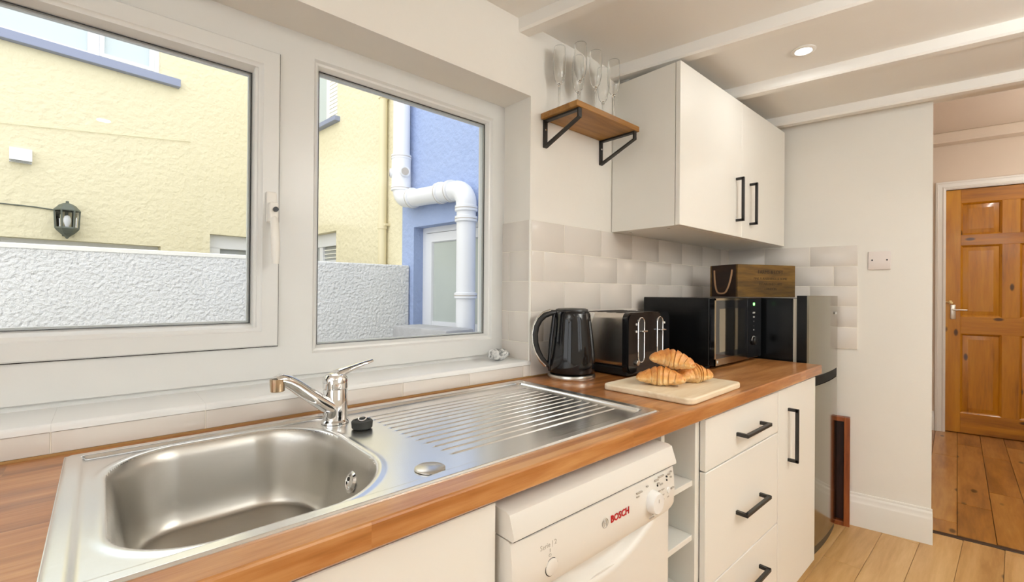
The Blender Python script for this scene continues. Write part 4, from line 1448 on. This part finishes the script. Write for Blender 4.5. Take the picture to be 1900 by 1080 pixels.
# marbled stone on the sill
rnd = random.Random(4)
bm = bmesh.new()
bmesh.ops.create_icosphere(bm, subdivisions=4, radius=1)
for v in bm.verts:
    n_ = v.co.normalized()
    k = 1 + 0.10 * sin(2.3 * n_.x + 1) * cos(3.1 * n_.y) + 0.07 * sin(5 * n_.z + 2 * n_.x) - 0.16 * exp(-((n_.x - 0.15) / 0.16) ** 2) * max(n_.z, 0)
    v.co = Vector((n_.x * 0.043 * k, n_.y * 0.026 * k, n_.z * 0.021 * k))
zmin = min(v.co.z for v in bm.verts)
me = bpy.data.meshes.new('stone')
bm.to_mesh(me)
bm.free()
me.materials.append(M['pebble'])
me.shade_smooth()
o = bpy.data.objects.new('stone', me)
COL.objects.link(o)
o.location = (1.070, 0.066, 0.972 - zmin)
o.rotation_euler = (0, 0, radians(-15))
tag(o, 'small grey marbled stone on the right end of the window sill', 'stone')

# =================================================================== OUTSIDE
g_ = struct('ground', MB().box(-9, 6, 0.30, 12, -0.5, -0.3), M['ground'])
struct('ground', MB().box(-9, -1.8, -9, 0.30, -0.5, -0.3).box(-1.8, 6, -9, -2.7, -0.5, -0.3), M['ground'])
EU, FV = 2.60, 5.10
# white boundary wall (frame A)
bw = thing('boundary_wall', 'white roughcast garden wall across the yard outside the window', 'wall', (0, 3.0, -0.3))
obj('wall', MB().box(-6.0, 2.29, 2.90, 3.12, -0.3, 1.472), M['roughcast'], bw, smooth=False)
cp_ = MB()
cp_.prism([(2.895, 1.470), (2.897, 1.494), (2.91, 1.500), (3.11, 1.512), (3.125, 1.500), (3.125, 1.470)], 0, -6.0, 0.93)
obj('cap', cp_, M['cap'], bw, smooth=False, label='smooth pale cap along the left of the wall top')
obj('cap', MB().prism([(2.902, 1.470), (2.91, 1.482), (3.11, 1.486), (3.12, 1.470)], 0, 0.93, 2.29), M['roughcast'], bw, smooth=False, label='rough top of the wall at its right end')

# yellow house
yh = thing('yellow_house', 'pale yellow rendered house beyond the white garden wall', 'house', (0, FV, -0.3), O)
UW = (-1.6, 1.011, 3.60, 4.5)
LW = (1.50, 2.40, 0.9, 1.888)
LW2 = (-1.4, 1.03, 0.8, 1.700)
obj('front_wall', MB().grid_wall(-7, EU + 0.3, -0.3, 4.65, FV, FV + 0.3, [UW, LW, LW2]), M['yellow'], yh, smooth=False)
EUP = (4.178, 5.02, 3.36, 4.5)
ELW = (4.176, 5.03, 1.0, 1.964)
obj('side_wall', MB().grid_wall(2.78, FV + 0.3, -0.3, 4.65, EU, EU + 0.3, [EUP, ELW], axis=0), M['yellow'], yh, smooth=False)


def ext_window(parent, a0, a1, z0, z1, d, axis, mulls, glass, depth=0.06):
    """window frame in an opening; d = face depth, mulls = extra vertical bars."""
    P = [(0, d), (0.05, d), (0.055, d + 0.01), (0.055, d + depth), (0, d + depth)]
    mb_ = MB()
    edges = [a0] + mulls + [a1]
    f = obj('window', mb_.ring(edges[0], edges[-1], z0, z1, P, axis=axis), M['pipe'], parent)
    for m_2 in mulls:
        b6 = (m_2 - 0.045, m_2 + 0.045, d - 0.004, d + depth, z0, z1) if axis == 1 else (d - 0.004, d + depth, m_2 - 0.045, m_2 + 0.045, z0, z1)
        obj('mullion', MB().box(*b6, 0.004), M['pipe'], f)
    b6 = (a0, a1, d + depth * 0.5, d + depth * 0.6, z0, z1) if axis == 1 else (d + depth * 0.5, d + depth * 0.6, a0, a1, z0, z1)
    obj('pane', MB().box(*b6), M[glass], f, smooth=False)
    return f


f = ext_window(yh, *UW, FV + 0.06, 1, [0.468], 'winblue')
obj('sash_frame', MB().ring(0.513, 0.965, 3.64, 4.46, [(0, FV + 0.05), (0.035, FV + 0.05), (0.04, FV + 0.06), (0.04, FV + 0.09), (0, FV + 0.09)]), M['pipe'], f)
obj('window_sill', MB().box(-1.7, 1.186, FV - 0.07, FV + 0.07, 3.505, 3.592, 0.004), M['blue_sill'], yh, label='blue painted sill of the upper front window')
f = ext_window(yh, *LW, FV + 0.10, 1, [2.0], 'windark')
obj('head_rail', MB().box(1.50, 2.40, FV + 0.085, FV + 0.15, 1.725, 1.888, 0.004).box(1.50, 1.63, FV + 0.085, FV + 0.15, 0.9, 1.74, 0.004), M['pipe'], f)
f = ext_window(yh, *LW2, FV + 0.12, 1, [-0.2], 'windark')
f = ext_window(yh, *EUP, EU + 0.09, 0, [4.60], 'winblue')
for k in range(20):
    zk = 3.43 + k * 0.05
    obj('blind_slat', MB().box(EU + 0.080, EU + 0.098, 4.24, 4.55, zk, zk + 0.042), M['slat'], f, smooth=False)
obj('window_sill', MB().box(EU - 0.07, EU + 0.09, 4.106, 5.06, 3.297, 3.356, 0.004), M['blue_sill'], yh, label='blue painted sill of the upper side window')
f = ext_window(yh, *ELW, EU + 0.10, 0, [4.78], 'windark')
obj('head_rail', MB().box(EU + 0.085, EU + 0.15, 4.176, 5.03, 1.80, 1.964, 0.004).box(EU + 0.085, EU + 0.15, 4.176, 5.03, 1.52, 1.615, 0.004), M['pipe'], f)
for k in range(7):
    zk = 1.55 + k * 0.05
    obj('blind_slat', MB().box(EU + 0.118, EU + 0.128, 4.23, 4.73, zk, zk + 0.012), M['slat'], f, smooth=False)

# blue house
bh = thing('blue_house', 'blue rendered house wall with recessed frosted glass door', 'house', (EU, 1.5, -0.3), O)
RC = (1.60, 2.58, -0.3, 1.862)
obj('wall', MB().grid_wall(0.06, 2.78, -0.3, 4.65, EU, EU + 0.30, [RC], axis=0), M['blue'], bh, smooth=False)
DU2 = EU + 0.113
dd_ = obj('door', MB().ring(1.60, 2.58, 0.0, 1.862, [(0, DU2), (0.055, DU2), (0.058, DU2 + 0.01), (0.058, DU2 + 0.07), (0, DU2 + 0.07)], axis=0)
          .ring(1.66, 2.52, 0.06, 1.80, [(0, DU2 + 0.06), (0, DU2 - 0.006), (0.085, DU2 - 0.006), (0.095, DU2 + 0.012), (0.095, DU2 + 0.06)], axis=0)
          .box(DU2, DU2 + 0.05, 1.74, 2.44, 0.14, 0.93), M['pipe'], bh)
obj('pane', MB().box(DU2 + 0.016, DU2 + 0.03, 1.74, 2.44, 0.92, 1.72), M['frost'], dd_, smooth=False)
obj('step', MB().box(EU - 0.30, EU + 0.11, 1.62, 2.42, -0.3, 0.02), M['slate'], bh, smooth=False)
tag(obj('stone_slab', MB().box(2.12, 2.42, 1.50, 2.22, -0.3, 0.925, 0.02, 2), M['slate'], None, (2.3, 1.9, -0.3), O), 'low grey stone block in front of the blue house door', 'stone')

# soil pipe on the blue wall
PX = EU - 0.10
sp0 = thing('soil_pipe', 'white waste pipe with bends on the blue wall', 'pipe', (PX, 2.66, 2.4), O)
R_ = 0.082
va, vb, zt, zh0, zh1 = 2.660, 1.70, 2.40, 2.150, 2.085


def collar(p, ax, r_=R_ + 0.015, ln=0.055):
    if ax == 2:
        return MB().lathe([(R_, -ln / 2), (r_, -ln / 2 + 0.006), (r_, ln / 2 - 0.006), (R_, ln / 2)], p, 32)
    return MB().lathe([(R_, -ln / 2), (r_, -ln / 2 + 0.006), (r_, ln / 2 - 0.006), (R_, ln / 2)], p, 32, axis=1)


obj('pipe_length', MB().tube([(PX, va, 4.7), (PX, va, 2.52)], R_, 32), M['pipe'], sp0)
obj('junction', MB().lathe([(R_, -0.16), (R_ + 0.012, -0.15), (R_ + 0.012, 0.15), (R_, 0.16)], (PX, va, 2.40), 32)
    .tube([(PX, va, 2.39), (PX - 0.03, va - 0.11, 2.39)], 0.05, 24).tube([(PX, va, 2.39), (PX - 0.09, va + 0.06, 2.39)], 0.045, 24), M['pipe'], sp0)
obj('branch_opening', MB().tube([(PX - 0.031, va - 0.107, 2.39), (PX - 0.033, va - 0.118, 2.39)], 0.036, 20), M['print_grey'], sp0)
obj('branch_opening', MB().tube([(PX - 0.088, va + 0.058, 2.39), (PX - 0.096, va + 0.064, 2.39)], 0.032, 20), M['print_grey'], sp0)
for z in (2.55, 2.24):
    obj('collar', collar((PX, va, z), 2), M['pipe'], sp0)
bend = [(PX, va, 2.25)]
for i in range(11):
    a = pi / 2 * i / 10
    bend.append((PX, va - 0.11 * (1 - cos(a)), 2.235 - 0.11 * sin(a)))
bend.append((PX, va - 0.14, 2.123))
obj('pipe_bend', MB().tube(bend, R_, 28), M['pipe'], sp0)
obj('pipe_length', MB().tube([(PX, va - 0.13, 2.123), (PX, vb + 0.10, 2.100)], R_, 28), M['pipe'], sp0)
for v in (va - 0.19, va - 0.62, vb + 0.20):
    obj('collar', collar((PX, v, 2.125 - 0.025 * (va - v - 0.13)), 1), M['pipe'], sp0)
bend = [(PX, vb + 0.16, 2.101)]
for i in range(11):
    a = pi / 2 * i / 10
    bend.append((PX, vb + 0.13 - 0.13 * sin(a), 2.100 - 0.13 * (1 - cos(a))))
bend.append((PX, vb, 1.94))
obj('pipe_bend', MB().tube(bend, R_ + 0.006, 28), M['pipe'], sp0)
obj('pipe_length', MB().tube([(PX, vb, 1.95), (PX, vb, -0.3)], R_, 32), M['pipe'], sp0)
for z in (1.93, 1.84, 1.19):
    obj('collar', collar((PX, vb, z), 2), M['pipe'], sp0)

def seal(p, ax):
    return MB().lathe([(R_ + 0.0135, -0.004), (R_ + 0.0165, -0.003), (R_ + 0.0165, 0.003), (R_ + 0.0135, 0.004)], p, 32, axis=ax, cap=False)


for z in (2.55, 2.24):
    obj('seal', seal((PX, va, z), 2), M['print_grey'], sp0)
for v in (va - 0.19, va - 0.62, vb + 0.20):
    obj('seal', seal((PX, v, 2.125 - 0.025 * (va - v - 0.13)), 1), M['print_grey'], sp0)
for z in (1.93, 1.84, 1.19):
    obj('seal', seal((PX, vb, z), 2), M['print_grey'], sp0)

# cream drainpipe
dp = thing('drainpipe', 'slim cream drainpipe down the yellow side wall', 'pipe', (EU - 0.05, 3.07, 1.5), O)
obj('pipe_length', MB().tube([(EU - 0.05, 3.07, 4.7), (EU - 0.05, 3.07, -0.3)], 0.042, 20), M['ypipe'], dp)
for z in (3.29, 1.91):
    obj('bracket', MB().lathe([(0.042, -0.03), (0.050, -0.028), (0.050, 0.028), (0.042, 0.03)], (EU - 0.05, 3.07, z), 20).box(EU - 0.06, EU + 0.002, 3.00, 3.16, z + 0.005, z + 0.028), M['ypipe'], dp)

# vent cover, lantern, cables on the yellow front
vt = thing('wall_vent', 'small white vent cover on the yellow front wall', 'vent', (-0.035, FV, 2.46), O)
obj('cover', MB().prism([(FV, 2.395), (FV, 2.53), (FV - 0.03, 2.53), (FV - 0.075, 2.42), (FV - 0.075, 2.410), (FV - 0.03, 2.405), (FV - 0.03, 2.395)], 0, -0.107, 0.038), M['pipe'], vt)
obj('flap', MB().box(-0.095, 0.026, FV - 0.06, FV - 0.01, 2.400, 2.407), M['windark'], vt, smooth=False)

LU, LV = 0.277, FV - 0.095
ln_ = thing('wall_lantern', 'dark half-lantern wall light on the yellow front wall', 'wall lamp', (LU, FV, 1.88), O)


def hexp(r_, n_=6):
    return [(LU + r_ * cos(2 * pi * (i + 0.5) / n_), LV + r_ * sin(2 * pi * (i + 0.5) / n_)) for i in range(n_)]


obj('roof', MB().lathe([(0.098, 1.978), (0.096, 1.990), (0.076, 2.012), (0.060, 2.034), (0.030, 2.052), (0.012, 2.056), (0.012, 2.074), (0.0, 2.076)], (LU, LV, 0), 6, cap=False), M['lantern'], ln_, smooth=False)
obj('tail', MB().lathe([(0.084, 1.820), (0.088, 1.806), (0.078, 1.79), (0.050, 1.757), (0.020, 1.732), (0.006, 1.708)], (LU, LV, 0), 6), M['lantern'], ln_, smooth=False)
for i in range(6):
    a = 2 * pi * i / 6
    x, y = LU + 0.082 * cos(a), LV + 0.082 * sin(a)
    obj('glazing_bar', MB().tube([(x, y, 1.81), (LU + 0.090 * cos(a), LV + 0.090 * sin(a), 1.982)], 0.007, 6), M['lantern'], ln_)
obj('glass_panel', MB().lathe([(0.074, 1.815), (0.082, 1.982)], (LU, LV, 0), 6, cap=False), M['pane'], ln_, smooth=False)
obj('lamp_bulb', MB().lathe([(0.012, 1.81), (0.016, 1.84), (0.028, 1.87), (0.028, 1.90), (0.018, 1.93), (0.0, 1.94)], (LU, LV, 0), 20, cap=False), M['pipe'], ln_)
obj('back_plate', MB().box(LU - 0.03, LU + 0.03, FV - 0.02, FV, 1.98, 2.05).box(LU - 0.03, LU + 0.03, FV - 0.02, FV, 1.74, 1.80).box(LU - 0.012, LU + 0.012, FV - 0.015, FV, 1.80, 1.98), M['lantern'], ln_, smooth=False)
c1 = obj('cable', MB().tube([(-3, FV - 0.012, 2.42), (-0.166, FV - 0.012, 2.735), (0.4, FV - 0.012, 2.81), (1.0, FV - 0.012, 2.888), (1.3, FV - 0.012, 2.93)], 0.003, 6), M['yellow'], None, (0, FV, 2.4), O)
tag(c1, 'thin cream cable slanting across the yellow front wall', 'cable')
c2 = obj('cable', MB().tube([(-3, FV - 0.01, 2.02), (-0.16, FV - 0.01, 2.000), (0.05, FV - 0.01, 1.998), (LU - 0.05, FV - 0.01, 1.985)], 0.006, 6), M['lantern'], None, (0, FV, 2.0), O)
tag(c2, 'thin dark cable running to the wall lantern', 'cable')
